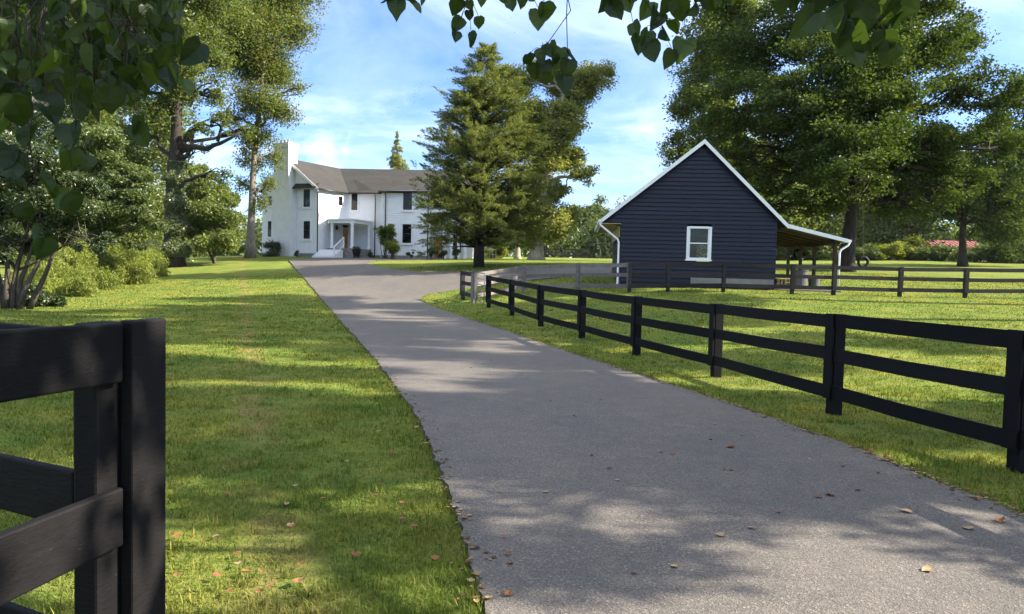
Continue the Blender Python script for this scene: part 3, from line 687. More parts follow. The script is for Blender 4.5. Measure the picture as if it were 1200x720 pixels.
# far-off woods that close the horizon
g=np.random.default_rng(321); wb=[]
for px in np.arange(-420,1640,17):
    top=np.interp(px,[-400,0,200,262,300,330,520,640,660,740,780,860,1000,1640],[150,160,180,250,266,285,285,280,284,283,262,215,195,180])
    d=g.uniform(108,124); q=B(px,d); wb.append((q[0],q[1],q[2]+2.6,4.4,3,4.2))
    for k in range(3):
        d=g.uniform(125,190); py=302-(302-top)*(.22+.33*k)*g.uniform(.85,1.1); ry=max(7,(302-top)*.22); wb+=px_blobs([(px+g.uniform(-8,8),py,g.uniform(16,24),ry*g.uniform(.9,1.3))],d,.3,int(px)+k+500)
C,Rr=blob_clumps(wb,3.0,g,.45,(.3,.5)); c,idx=scatter(C,Rr,230000,g,.7,.6); c[:,2]=np.maximum(c[:,2],terrain(c[:,0],c[:,1])+.1)
v,f=leaf_cards(c,.75,g,.6,.4); o=build('distant_woods',v,[f],MAT['wood']); tag(o,'far-off green woods closing the horizon behind the lawns','woods',kind='stuff')
# undergrowth left
for i,(px,py,rx,ry,d,lb,lm,n) in enumerate([
    (85,330,40,24,37,'tall yellow green weed clump nearest the shrub tree','weeds',22000),(130,318,36,22,41,'broad weed clump under the layered dogwood','weeds',20000),
    (165,316,24,18,46,'weed clump at the end of the mown lawn edge','weeds',9000),(55,315,30,22,40,'pale weed clump behind the shrub tree stems','weeds',9000),
    (100,300,34,22,48,'tall pale weed clump deep under the layered dogwood','weeds',16000),(150,300,30,20,50,'pale weed clump right of the dogwood trunk','weeds',14000),(70,340,30,16,32,'low yellowish weed clump at the lawn edge beside the shrub tree','weeds',12000),
    (38,352,26,12,25,'low dark green shrub at the foot of the multi stemmed tree','shrub',9000),(190,300,26,12,58,'ground ivy mound at the foot of the oak','ivy',7000),
    (225,298,22,14,66,'green shrub between the oak and the dogwood','wood2',7000),(-5,350,30,22,27,'dark shrub at the left frame edge','shrub',9000)]):
    bush('weed_clump' if lm=='weeds' else 'shrub',lb,px_blobs([(px,py,rx,ry),(px+rx*.7,py+4,rx*.7,ry*.75),(px-rx*.6,py+2,rx*.6,ry*.8)],d,.5,100+i),n,.16,MAT[lm],110+i,cat='weeds' if lm=='weeds' else 'shrub',flat=1.1,up=.1,aspect=.35,wispy=lm=='weeds',sig=.7)

#@FENCES
# ------------------------------------------------------------------ fences
H = 1.2; RZ = [1.12,.725,.285]; BW = .155
def fence(name,label,posts,mat,faces_cam=True,batten=True,hgt=H,rz=RZ,pw=.13,mats=None,side=None):
    root = thing(name,label,'fence',posts[0])
    up = np.array([0,0,1.])
    posts=[np.asarray(p,float) for p in posts]
    for i,p in enumerate(posts):
        a = posts[max(i-1,0)]; b = posts[min(i+1,len(posts)-1)]; d=(b-a)[:2]; d/=np.linalg.norm(d); nrm=np.array([d[1],-d[0]])
        if (side if side is not None else -p[:2])@nrm<0: nrm=-nrm
        d3=np.array([*d,0]); n3=np.array([*nrm,0])
        m = mat if mats is None else mats[min(i,len(mats)-1)]
        lean=rng.normal(0,.006,2)
        bm=MB(); c=p-n3*(pw/2+.022)
        t=np.array([lean[0],lean[1],0])
        q=[c-d3*pw/2-n3*pw/2,c+d3*pw/2-n3*pw/2,c+d3*pw/2+n3*pw/2,c-d3*pw/2+n3*pw/2]
        if np.cross(q[1]-q[0],q[2]-q[1])[2]<0: q=q[::-1]
        hh=hgt+rng.uniform(-.01,.015)
        bm.hexa([x-up*.3 for x in q],[x+up*hh+t for x in q]); o=bm.build('post',m,root)
        if batten:
            bm=MB(); zc=(rz[0]+rz[2])/2; hb=(rz[0]-rz[2])/2+BW/2+.01
            bm.box(p+n3*.014+up*zc+t*.5,d3*.075,n3*.013,up*hb); bm.build('batten',m,root)
    for i in range(len(posts)-1):
        a,b=posts[i],posts[i+1]; d=b-a; L=np.linalg.norm(d[:2]); nrm=np.array([d[1],-d[0],0])/L
        if (side if side is not None else -(a+b)[:2]/2)@nrm[:2]<0: nrm=-nrm
        m = mat if mats is None else mats[min(i,len(mats)-1)]
        for zr in rz:
            bm=MB(); j=rng.normal(0,.008,2); e=d/np.linalg.norm(d)*.004
            # plank with a slight sag
            aa=a+e+up*(zr+j[0])-nrm*.0105; bb=b-e+up*(zr+j[1])-nrm*.0105; mid=(aa+bb)/2-up*rng.uniform(0,.012)+nrm*rng.normal(0,.006)
            pts=[aa,mid,bb]; V=[]
            for pp in pts: V+= [pp-nrm*.0105-up*BW/2,pp+nrm*.0105-up*BW/2,pp+nrm*.0105+up*BW/2,pp-nrm*.0105+up*BW/2]
            F=[[0,1,2,3],[11,10,9,8]]
            for s in (0,4): F+=[[s,s+4,s+5,s+1],[s+1,s+5,s+6,s+2],[s+2,s+6,s+7,s+3],[s+3,s+7,s+4,s]]
            bm.add(V,[np.array(F)]); bm.build('rail',m,root)
    return root
f1=[G(*q) for q in [(1184,553),(969,486),(833,443),(741,417),(678,397),(630,383),(597,370),(570,361)]]
d0=f1[0]-f1[1]; f1=[f1[0]+d0*1.0]+f1
for p in f1: p[2]=T(p[0],p[1])
fence('board_fence','black three board fence running along the right side of the driveway',f1,MAT['black_fence'])
gp0=B(557,29.4)
f2=[gp0,B(615,32.2),B(677,31.0),B(737,29.9)]
fence('board_fence','pale grey board fence between the metal gate and the shed',f2,MAT['grey_fence'],batten=True)
f3=[B(738.5,29.86),B(784,29.8),B(849,29.8),B(930,29.7),B(979,29.7),B(1057,29.7),B(1134,29.7),B(1215,29.7),B(1300,29.7)]
fence('board_fence','dark board fence crossing the field in front of the navy shed',f3,MAT['brown_fence'])
fence('board_fence','short dark fence panel at the bend of the driveway left of the gate',[B(541,30.8),B(554,29.6)],MAT['brown_fence'])
# gate
g0=B(559.5,28.9); g1=B(568,27.95); gt=thing('metal_gate','silver tubular metal gate at the end of the black fence','gate',g0)
mb=MB(); up=np.array([0,0,1.])
for z_ in (.15,1.25): mb.tube([g0+up*z_,g1+up*z_],.022,8)
for p_ in (g0,g1): mb.tube([p_+up*.13,p_+up*1.27],.022,8)
mb.build('gate_frame',MAT['galv'],gt,smooth=True)
for z_ in (.36,.57,.80,1.02):
    m2=MB(); m2.tube([g0+up*z_,g1+up*z_],.016,8); m2.build('bar',MAT['galv'],gt,smooth=True)
# foreground fence, left
zt=1.452; e=np.array([-.965,1.86]); a=np.array([-.20,-.98]); nn=np.array([.98,-.20])
fl=thing('board_fence','near black board fence with a thick corner post in the left foreground','fence',(e[0],e[1],T(*e)))
def V3(p,z): return np.array([p[0],p[1],z])
def bevel_bar(name,A,Bp,w,hh,par=fl,up=(0,0,1)):
    mb=MB(); mb.bar(A,Bp,w,hh,up); o=mb.build(name,MAT['black_fence'],par)
    md=o.modifiers.new('bevel','BEVEL'); md.width=.006; md.segments=2; md.limit_method='ANGLE'; return o
for zc in (zt-.078,zt-.49,zt-.90):
    A=V3(e+a*.033,zc); bevel_bar('rail',A,A+np.array([*a,.02 if zc>1.2 else 0])*1.75,.026,.148)
pc=e+a*.040-nn*.049
mb=MB(); mb.box(V3(pc,zt/2-.2),(a[0]*.052,a[1]*.052,0),(nn[0]*.035,nn[1]*.035,0),(0,0,zt/2+.195)); o=mb.build('post',MAT['black_fence'],fl)
md=o.modifiers.new('bevel','BEVEL'); md.width=.008; md.segments=2
bc=e-a*.044+nn*.008
mb=MB(); mb.box(V3(bc,zt/2-.2),(a[0]*.064,a[1]*.064,0),(nn[0]*.020,nn[1]*.020,0),(0,0,zt/2+.2)); o=mb.build('batten',MAT['black_fence'],fl)
md=o.modifiers.new('bevel','BEVEL'); md.width=.006; md.segments=2
bdir=np.array([-.90,.43])
for zc in (zt-.13,zt-.49,zt-.90):
    A=V3(pc+bdir*.05-nn*.03,zc+.03); bevel_bar('rail',A,A+np.array([*bdir,0])*2.4,.026,.148)

#@SHED
# ------------------------------------------------------------------ navy shed
sc_=B(816,31.5); sz=P(816,336,31.5)[2]; 
phi=R(-5); ux=np.array([math.cos(phi),math.sin(phi),0]); uy=np.array([-math.sin(phi),math.cos(phi),0]); uz=np.array([0,0,1.])
O=np.array([sc_[0],31.5,sz-.12])
shed=thing('shed','navy clapboard shed with white trimmed gable and open side porch','shed',O)
def L(x,y,z): return O+ux*x+uy*y+uz*z
WL,WR,DEP=-3.22,3.27,7.2
pk=(.12,6.28); eL=(-4.05,2.92); kR=(3.66,2.80); pR=(6.14,2.22)
def roofz(x):
    return np.interp(x,[eL[0],pk[0],kR[0],pR[0]],[eL[1],pk[1],kR[1],pR[1]])
# gable boards: overlapping laps
def lap_wall(y, sgn):
    mb=MB(); z=.28; pitch=.178
    while z<6.2:
        z1=min(z+pitch+.02,6.2)
        # width at z
        def xr(zz):
            l=WL if zz<roofz(WL)-.12 else pk[0]-(pk[1]-.12-zz)/((pk[1]-eL[1])/(pk[0]-eL[0]))
            r=WR if zz<roofz(WR)-.12 else pk[0]+(pk[1]-.12-zz)/((pk[1]-kR[1])/(kR[0]-pk[0]))
            return l,r
        l0,r0=xr(z); l1,r1=xr(z1)
        if r1-l1<.03: break
        o0,o1=(-.034,-.006) if sgn<0 else (.034,.006)
        b=[L(l0,y+o0,z),L(r0,y+o0,z),L(r0,y+.03*(-sgn),z),L(l0,y+.03*(-sgn),z)]
        t=[L(l1,y+o1,z1),L(r1,y+o1,z1),L(r1,y+.03*(-sgn),z1),L(l1,y+.03*(-sgn),z1)]
        if sgn>0: b=b[::-1]; t=t[::-1]
        mb.hexa(b,t); z+=pitch
    return mb
win=(-.53,.44,1.17,2.53)   # rough opening of the gable window: x0,x1,z0,z1 (measured)
x0=(806-816)/27.5; 
mbw=MB()
# split boards round the opening
def lap_wall_open(y,ops):
    mb=MB(); z=.28; pitch=.178
    sl=(pk[1]-eL[1])/(pk[0]-eL[0]); sr=(pk[1]-kR[1])/(kR[0]-pk[0])
    def xr(zz):
        l=pk[0]-(pk[1]-.14-zz)/sl; l=l if zz>eL[1]-.235 else WL; l=max(l,eL[0]+.03); r=min(WR,pk[0]+(pk[1]-.14-zz)/sr); return l,r
    while z<6.15:
        z1=z+pitch
        l0,r0=xr(z); l1,r1=xr(z1+.015)
        if r1-l1<.02: break
        spans=[(l0,r0,l1,r1)]
        for (a_,b_,c_,d_) in ops:
            if z1>c_+.02 and z<d_-.02: spans=[(l0,a_,l1,a_),(b_,r0,b_,r1)]
        cut = []
        for (p0,q0,p1,q1) in spans:
            if q0-p0 > 2.6:
                xm = p0+(q0-p0)*rng.uniform(.25,.75)
                if max(p0,p1)+.3 < xm < min(q0,q1)-.3: cut += [(p0,xm-.003,p1,xm-.003),(xm+.003,q0,xm+.003,q1)]; continue
            cut.append((p0,q0,p1,q1))
        for (p0,q0,p1,q1) in cut:
            mb.hexa([L(p0,y-.052,z),L(q0,y-.052,z),L(q0,y+.03,z),L(p0,y+.03,z)],[L(p1,y-.010,z1+.015),L(q1,y-.010,z1+.015),L(q1,y+.03,z1+.015),L(p1,y+.03,z1+.015)])
        z+=pitch
    return mb
WX0,WX1,WZ0,WZ1=(806-818)/27.5,(833.5-818)/27.5,(335.7-304)/27.5+.12,(335.7-266.5)/27.5+.12
lap_wall_open(0,[(WX0,WX1,WZ0,WZ1)]).build('gable_wall',MAT['navy'],shed)
# side and back walls
for nm,x in (('side_wall',WL),('side_wall',WR)):
    mb=MB(); zt_=roofz(x)-.16; z=.28
    s=-1 if x<0 else 1
    while z<zt_-.02:
        z1=min(z+.178,zt_)
        b=[L(x+s*.02,.032,z),L(x+s*.02,DEP,z),L(x-s*.06,DEP,z),L(x-s*.06,.032,z)]; t=[L(x-s*.005,.032,z1),L(x-s*.005,DEP,z1),L(x-s*.06,DEP,z1),L(x-s*.06,.032,z1)]
        if s<0: b=b[::-1]; t=t[::-1]
        mb.hexa(b[::-1],t[::-1]); z+=.178
    mb.build(nm,MAT['navy'],shed)
mb=MB()   # back wall with a wide opening that lets light through
for (p,q,r_,s_) in [(WL,1.1,.28,2.9),(2.3,WR,.28,2.6),(1.1,2.3,2.15,2.9)]:
    mb.box(L((p+q)/2,DEP-.05,(r_+s_)/2),ux*(q-p)/2,uy*.05,uz*(s_-r_)/2)
gpts=[(WL,2.901),(WR,2.601),(WR,roofz(WR)-.17),(pk[0],pk[1]-.17),(WL,roofz(WL)-.17)]
mb.add([L(x,DEP-.1,z) for x,z in gpts]+[L(x,DEP,z) for x,z in gpts],[np.array([0,1,2,3,4]),np.array([9,8,7,6,5]),np.array([[i,i+5,(i+1)%5+5,(i+1)%5] for i in range(5)])])
mb.build('back_wall',MAT['navy'],shed)
mb=MB(); mb.box(L((WL+WR)/2,DEP/2,.02),ux*(WR-WL)/2,uy*(DEP/2-.03),uz*.255); mb.build('foundation',MAT['concrete'],shed)
mb=MB(); mb.box(L((WL+WR)/2,-.03,.10),ux*((WR-WL)/2-.02),uy*.02,uz*.17); mb.build('skirt_board',MAT['navy'],shed)
mb=MB(); mb.box(L(1.48,-.085,.33),ux*1.72,uy*.022,uz*.165); mb.build('foundation_panel',MAT['concrete'],shed)
mb=MB(); mb.box(L((WR+pR[0])/2,DEP/2,.02),ux*((pR[0]-WR)/2-.15),uy*DEP/2,uz*.08); mb.build('porch_slab',MAT['concrete'],shed)
# roof slabs
prof=[eL,pk,kR,pR]
def slab(pa,pb,y0,y1,th,z_=0):
    (xa,za),(xb,zb)=pa,pb
    return [L(xa,y0,za-th+z_),L(xb,y0,zb-th+z_),L(xb,y1,zb-th+z_),L(xa,y1,za-th+z_)],[L(xa,y0,za+z_),L(xb,y0,zb+z_),L(xb,y1,zb+z_),L(xa,y1,za+z_)]
mb=MB(); mb.hexa(*slab(eL,pk,-.22,DEP+.3,.07)); mb.hexa(*slab(pk,kR,-.22,DEP+.3,.07)); mb.build('roof',MAT['shingle'],shed)
mb=MB(); mb.hexa(*slab((kR[0]+.004,kR[1]),pR,-.22,DEP+.3,.05)); mb.build('porch_roof',MAT['shingle'],shed)
mb=MB(); mb.hexa(*slab((kR[0]+.01,kR[1]-.055),(pR[0]-.03,pR[1]-.055),-.2,DEP+.25,.03)); mb.build('porch_ceiling',MAT['brown_wood'],shed)
def rake(pa,pb,w,y0=-.262,y1=-.225):
    (xa,za),(xb,zb)=pa,pb
    return [L(xa,y0,za-w),L(xb,y0,zb-w),L(xb,y1,zb-w),L(xa,y1,za-w)],[L(xa,y0,za+.015),L(xb,y0,zb+.015),L(xb,y1,zb+.015),L(xa,y1,za+.015)]
mb=MB(); mb.hexa(*rake(eL,pk,.17)); mb.hexa(*rake(pk,(kR[0],kR[1]),.17)); mb.build('rake_trim',MAT['white_paint'],shed)
mb=MB(); mb.hexa(*rake((kR[0]+.003,kR[1]),pR,.14)); mb.build('porch_trim',MAT['white_paint'],shed)
# soffits: under rake (front overhang) and left eave
mb=MB(); mb.hexa([L(eL[0]+.02,-.2,eL[1]-.22),L(WL-.03,-.2,eL[1]-.22),L(WL-.03,DEP+.2,eL[1]-.22),L(eL[0]+.02,DEP+.2,eL[1]-.22)],[L(eL[0]+.02,-.2,eL[1]-.20),L(WL-.03,-.2,eL[1]-.20),L(WL-.03,DEP+.2,eL[1]-.20),L(eL[0]+.02,DEP+.2,eL[1]-.20)]); mb.build('soffit',MAT['plywood'],shed)
mb=MB(); mb.box(L(WL-.05,DEP/2,2.42),ux*.012,uy*(DEP/2-.05),uz*.26); mb.build('eave_board',MAT['plywood'],shed)
mb=MB(); mb.box(L(eL[0]-.01,DEP/2,eL[1]-.12),ux*.014,uy*(DEP/2+.2),uz*.11); mb.build('fascia',MAT['white_paint'],shed)
mb=MB(); mb.box(L(eL[0]-.085,DEP/2,eL[1]-.10),ux*.055,uy*(DEP/2+.22),uz*.055); mb.build('gutter',MAT['white_paint'],shed)
dx=WL-.09
mb=MB(); mb.tube([L(eL[0]-.08,-.16,eL[1]-.15),L(eL[0]-.06,-.16,eL[1]-.28),L(dx-.05,-.12,2.05),L(dx,-.10,1.92),L(dx,-.10,.25),L(dx-.03,-.2,.08)],.043,8); mb.build('downpipe',MAT['white_paint'],shed,smooth=True)
mb=MB(); mb.box(L(pR[0]+.05,DEP/2,pR[1]-.05),ux*.05,uy*(DEP/2+.24),uz*.05); mb.build('porch_gutter',MAT['white_paint'],shed)
px_=5.70
mb=MB(); mb.tube([L(pR[0]+.05,-.12,pR[1]-.1),L(pR[0]-.0,-.12,pR[1]-.22),L(px_+.16,-.12,pR[1]-.42),L(px_+.11,-.12,pR[1]-.55),L(px_+.11,-.12,.15)],.042,8); mb.build('downpipe',MAT['white_paint'],shed,smooth=True)
for k,yy in enumerate((.12,2.8,4.9,7.0)):
    mb=MB(); mb.box(L(px_,yy,1.08),ux*.065,uy*.065,uz*1.0); mb.build('porch_post',MAT['brown_wood'],shed)
mb=MB(); mb.box(L(px_,DEP/2,2.12),ux*.06,uy*(DEP/2),uz*.085); mb.build('porch_beam',MAT['brown_wood'],shed)
for k in range(7):
    yy=.3+k*1.1; mb=MB(); mb.bar(L(WR+.05,yy,kR[1]-.17),L(pR[0]-.2,yy,pR[1]-.13),.05,.09); mb.build('rafter',MAT['brown_wood'],shed)
# window
wd=MB(); cx=(WX0+WX1)/2; cz=(WZ0+WZ1)/2; hx=(WX1-WX0)/2; hz=(WZ1-WZ0)/2; fw=.10
for sx in (-1,1): wd.box(L(cx+sx*(hx-fw/2+.02),-.035,cz),ux*fw/2,uy*.035,uz*(hz+.02))
for s_,w_ in ((-1,.10),(1,.09)): wd.box(L(cx,-.037,cz+s_*(hz-w_/2+.03)),ux*(hx-fw+.019),uy*.038,uz*w_/2)
wf=wd.build('window_frame',MAT['white_paint'],shed)
m2=MB()
for sx in (-1,1): m2.box(L(cx+sx*(hx-fw-.005),-.005,cz),ux*.025,uy*.02,uz*(hz-.04))
m2.box(L(cx,-.012,cz),ux*(hx-fw-.02),uy*.022,uz*.025); m2.build('sash',MAT['white_paint'],wf)
m2=MB(); m2.box(L(cx,.012,cz+hz*.48),ux*(hx-fw),uy*.003,uz*(hz*.5-.03)); m2.box(L(cx,.004,cz-hz*.48),ux*(hx-fw),uy*.003,uz*(hz*.5-.03)); m2.build('pane',MAT['clear'],wf)
m2=MB(); m2.box(L(cx,-.05,cz-hz-.035),ux*(hx+.06),uy*.05,uz*.025); m2.build('sill',MAT['white_paint'],wf)
# inside the porch: bins, planks, firewood
def bin_(name,label,x,y,r,hh,mat,grp=None):
    o=thing(name,label,'bin',L(x,y,.1),grp); mb=MB(); mb.lathe(L(x,y,.102),[(r*.82,0),(r*.86,.02),(r,hh),(r*1.06,hh+.005),(r*1.06,hh+.04),(r*.96,hh+.04),(r*.80,.06)],20); mb.build('body',mat,o,smooth=False)
    mb=MB()
    for s_ in (-1,1): mb.tube([L(x+s_*r*1.0,y-.06,hh*.8+.1),L(x+s_*(r+.05),y-.05,hh*.8+.05),L(x+s_*(r+.05),y+.05,hh*.8+.05),L(x+s_*r*1.0,y+.06,hh*.8+.1)],.012,6)
    mb.build('handle',MAT['black_metal'],o); return o
bin_('rubbish_bin','large grey bin standing under the shed porch roof',4.55,1.0,.36,.78,MAT['pot'])
bin_('rubbish_bin','small dark grey bin beside the porch corner post',5.45,1.9,.25,.55,MAT['pot'])
g=np.random.default_rng(8)
for i in range(14):
    mb=MB(); rr=g.uniform(.05,.085); x=3.55+.16*(i%5)+g.uniform(-.02,.02); zz=.17+.15*(i//5); yy=.7+g.uniform(-.08,.08)
    mb.tube([L(x,yy-.22,zz),L(x+g.uniform(-.02,.02),yy+.22,zz)],rr,7)
    o=mb.build('firewood_log',MAT['firewood']); tag(o,'split firewood log in the low heap under the shed porch','log','firewood heap under the shed porch')
mb=MB(); mb.box(L(3.75,2.2,.45),ux*.45,uy*.3,uz*.03); o=thing('workbench','low dark bench against the shed wall under the porch','bench',L(3.75,2.2,.1)); mb.build('top',MAT['black_metal'],o)
for sx in (-1,1):
    for sy in (-1,1): m2=MB(); m2.box(L(3.75+sx*.4,2.2+sy*.25,.26),ux*.03,uy*.03,uz*.158); m2.build('leg',MAT['black_metal'],o)

#@HOUSE
# ------------------------------------------------------------------ white house
def Z1(X,Y): return 300+X*.264, 130+Y*.264
ZB=P(400,302,66)[2]-.1
def pl(px,d): return np.array([P(px,300,d)[0],d])
A_,B_,C_,S1,S2,D_,E_,F_=pl(307,69.6),pl(372.6,66),pl(406.4,69.3),pl(446,68.4),pl(447,66.6),pl(503,65.9),pl(503.4,68.2),pl(556,67.4)
zE=P(372.6,220.5,66)[2]; zR=P(345.4,188.5,69)[2]
house=thing('house','white two storey farmhouse with grey roof and tall chimney','house',(B_[0],B_[1],ZB))
W=MAT['white_siding']
bk=[pl(556,80),pl(420,80.5),np.array(A_)+(C_-B_)/np.linalg.norm(C_-B_)*9.5]
def wall(p,q,z0,z1,name='wall',mat=W,th=.2):
    d=q-p; d=d/np.linalg.norm(d); n=np.array([-d[1],d[0]])   # inward (to the left of travel)
    mb=MB(); mb.prism([p,q,q+n*th,p+n*th],z0,z1); return mb.build(name,mat,house)
for p,q in ((A_,B_),(B_,C_),(C_,S1),(S1,S2),(S2,D_),(D_,E_),(E_,F_),(F_,bk[0]),(bk[0],bk[1]),(bk[1],bk[2]),(bk[2],A_)): wall(p,q,ZB-.6,zE,'wall')
for p,q in ((A_,B_),(B_,C_),(C_,S1),(S2,D_)):
    d=q-p; d=d/np.linalg.norm(d); n=np.array([-d[1],d[0]]); mb=MB(); mb.prism([p-n*.03,q-n*.03,q,p],ZB-.5,ZB+.42); mb.build('stone_base',MAT['stone'],house)
# gable
gm=(A_+B_)/2; dab=(B_-A_)/np.linalg.norm(B_-A_); nab=np.array([-dab[1],dab[0]])
mb=MB(); v=[(*A_,zE),(*B_,zE),(*gm,zR-.1)]; v+= [(p[0]+nab[0]*.2,p[1]+nab[1]*.2,p[2]) for p in [np.array(q) for q in v]]
mb.add(v,[np.array([[0,1,2],[5,4,3]]),np.array([[0,3,4,1],[1,4,5,2],[2,5,3,0]])]); mb.build('gable',W,house)
# roofs
R0=gm-nab*.35; R1=pl(397,73.7); Rm=pl(556,73.0)
th=.16
def roofpoly(name,pts):
    mb=MB(); pts=[np.array(p,float) for p in pts]; n=len(pts); dn=np.array([0,0,-th])
    mb.add(pts+[p+dn for p in pts],[np.arange(n),np.arange(n,2*n)[::-1],np.array([[i,i+n,(i+1)%n+n,(i+1)%n] for i in range(n)])]); return mb.build(name,MAT['shingle'],house)
ov=.35
Be=B_-nab*.35+dab*ov; Ae=A_-nab*.35-dab*ov; sl=(zR-zE)/np.linalg.norm(B_-gm); ze=zE-ov*sl*.4+.08
Ce=C_+np.array([.15,-.35]); S1e=S1+np.array([-.2,-.35]); S2e=S2+np.array([-.3,-.35]); De=D_+np.array([.35,-.35]); Fe=F_+np.array([.4,-.35])
bkl=bk[2]-dab*ov
roofpoly('roof',[(*R0,zR),(*Be,ze),(*Ce,ze),(*R1,zR)])
roofpoly('roof',[(*R0,zR),(*R1,zR),(*bkl,ze),(*Ae,ze)])
roofpoly('roof',[(*R1,zR),(*Ce,ze),(*S1e,ze),(*S2e,ze-.05),(*De,ze-.05),(*Fe,ze-.05),(*Rm,zR)])
roofpoly('roof',[(*R1,zR),(*Rm,zR),(bk[0][0]+.4,bk[0][1]+.4,ze),(bk[1][0],bk[1][1]+.4,ze),(*bkl,ze)])
# pent return on the gable
q0=B_+dab*.05; q1=gm+dab*.75
mb=MB(); mb.hexa([(*(q1),zE+.1),(*q0,zE+.1),(*(q0-nab*.5),zE-.02),(*(q1-nab*.5),zE-.02)][::-1],[(*(q1),zE+.5),(*q0,zE+.42),(*(q0-nab*.5),zE+.05),(*(q1-nab*.5),zE+.05)][::-1]); mb.build('pent_roof',MAT['shingle'],house)
# rake board on the gable
for p in (Be,Ae):
    mb=MB(); mb.bar((*(R0-nab*.02),zR-.2),(*(p-nab*.02),ze-.2),.06,.24); mb.build('rake_board',MAT['white_paint'],house)
# gutters and downpipes
def pipe(pts,r,name): mb=MB(); mb.tube(pts,r,8); return mb.build(name,MAT['black_metal'],house,smooth=True)
for p,q in ((Be,Ce),(Ce,S1e),(S2e,De),(De,Fe)): pipe([(p[0],p[1]-.06,ze-.1),(q[0],q[1]-.06,ze-.1)],.07,'gutter')
def dpipe(px,d): 
    x=P(px,260,d)[0]; pipe([(x,d-.3,ze-.15),(x,d-.02,ze-.6),(x,d-.02,ZB+.1)],.05,'downpipe')
dpipe(372.2,65.85); dpipe(439.5,68.4); dpipe(451.5,66.4); dpipe(501.5,65.75)
# windows
def on_wall(px,py,p,q):
    r=ray(px,py); d=q-p; n=np.array([-d[1],d[0]]); t=((p-CAM[:2])@n)/(r[:2]@n); return CAM+r*t
def window(X0,Y0,X1,Y1,p,q,mull=True,lab=None):
    a=on_wall(*Z1(X0,Y0),p,q); b=on_wall(*Z1(X1,Y1),p,q); zt_,zb_=a[2],b[2]
    d=np.array([*(q-p),0]); d/=np.linalg.norm(d); n=np.array([d[1],-d[0],0])   # outward
    c=(a+b)/2; c[2]=(zt_+zb_)/2; hw=abs((b-a)@d)/2; hh=(zt_-zb_)/2; u=np.array([0,0,1.])
    mb=MB()
    for s in (-1,1): mb.box(c+d*s*(hw+.05)+n*.035,d*.06,n*.035,u*(hh+.11))
    for s in (-1,1): mb.box(c+u*s*(hh+.05)+n*.036,d*(hw-.011),n*.034,u*.06)
    w=mb.build('window',MAT['white_paint'],house)
    mb=MB(); mb.box(c+n*.012,d*hw,n*.010,u*hh); mb.build('pane',MAT['pane'],w)
    if mull:
        mb=MB(); mb.box(c+n*.03,d*hw,n*.012,u*.025)
        for s in (-1,1): mb.box(c+d*s*(hw-.03)+n*.03,d*.029,n*.011,u*(hh-.001))
        mb.build('sash',MAT['black_metal'],w)
    mb=MB(); mb.box(c-u*(hh+.14)+n*.05,d*(hw+.15),n*.05,u*.03); mb.build('sill',MAT['white_paint'],w)
for r_ in ((213,349,242,427),(213,490,242,569),(55,380,82,421),(55,490,82,560)): window(*r_,A_,B_)
window(364,378,382,422,B_,C_)
window(425,367,452,442,C_,S1)
window(654,361,693,441,S2,D_); window(651,503,690,588,S2,D_); window(546,502,574,572,C_,S1) if False else window(600,503,628,580,S2,D_) if False else None
window(585,503,612,575,S2,D_)
# chimney
d3=np.array([*dab,0]); n3=np.array([*nab,0]); u3=np.array([0,0,1.]); cc=np.array([*gm,0])-d3*.28
zz=[P(340,py,68.2)[2] for py in (302,230,212,195,175)]
ch=MB()
secs=[(1.22,ZB-.5),(1.15,zz[1]),(.98,zz[2]),(.93,zz[3]),(.93,zz[4])]
ring=[]
for hw,z in secs:
    o=cc-n3*.36; o[2]=z; ring.append([o-d3*hw-n3*.45,o+d3*hw-n3*.45,o+d3*hw+n3*.62,o-d3*hw+n3*.62])
for k in range(4): ch.hexa(ring[k],ring[k+1])
cho=ch.build('chimney',MAT['white_brick'],house)
mb=MB(); o=cc-n3*.36; o[2]=zz[4]; mb.box(o+u3*.13+n3*.085,d3*1.02,n3*.62,u3*.13); mb.box(o+u3*.33+n3*.085,d3*.96,n3*.56,u3*.069); mb.build('cap',MAT['white_brick'],cho)
for s in (-.45,0,.45): mb=MB(); mb.lathe(o+d3*s+u3*.40,[(.13,0),(.11,.25),(.14,.27),(.14,.33),(.09,.33)],10); mb.build('chimney_pot',MAT['stone'],cho)
# portico at the inner corner
pz1=P(414,257,65.6)[2]; pz0=pz1-.36; pf=P(410,291.5,66)[2]
pA=pl(383.4,66.95); pB=pl(385,66.0); pC=pl(414.5,65.2); pD=pl(434.8,68.45); 
mb=MB(); mb.prism([pA,pB,pC,pD,C_-np.array([.02,.05])],pz0,pz1-.08); mb.prism([pA+(-.1,-.06),pB+(-.1,-.12),pC+(.08,-.12),pD+(.12,-.06),C_-np.array([.02,.05])],pz1-.078,pz1); mb.build('portico_roof',MAT['white_paint'],house)
mb=MB(); mb.prism([pA+(.0,.02),pB+(.02,.02),pC+(0,.02),pD+(0,.0),C_-np.array([.02,.05])],ZB-.5,pf); mb.build('porch_floor',MAT['stone'],house)
for p in (pB+(.25,.2),pC+(-.2,.2),pD+(-.15,-.25)):
    mb=MB(); mb.box((p[0],p[1],(pf+pz0)/2),(.11,0,0),(0,.11,0),(0,0,(pz0-pf)/2-.002)); mb.box((p[0],p[1],pf+.1),(.15,0,0),(0,.15,0),(0,0,.095)); mb.box((p[0],p[1],pz0-.09),(.15,0,0),(0,.15,0),(0,0,.085)); mb.build('column',MAT['white_paint'],house)
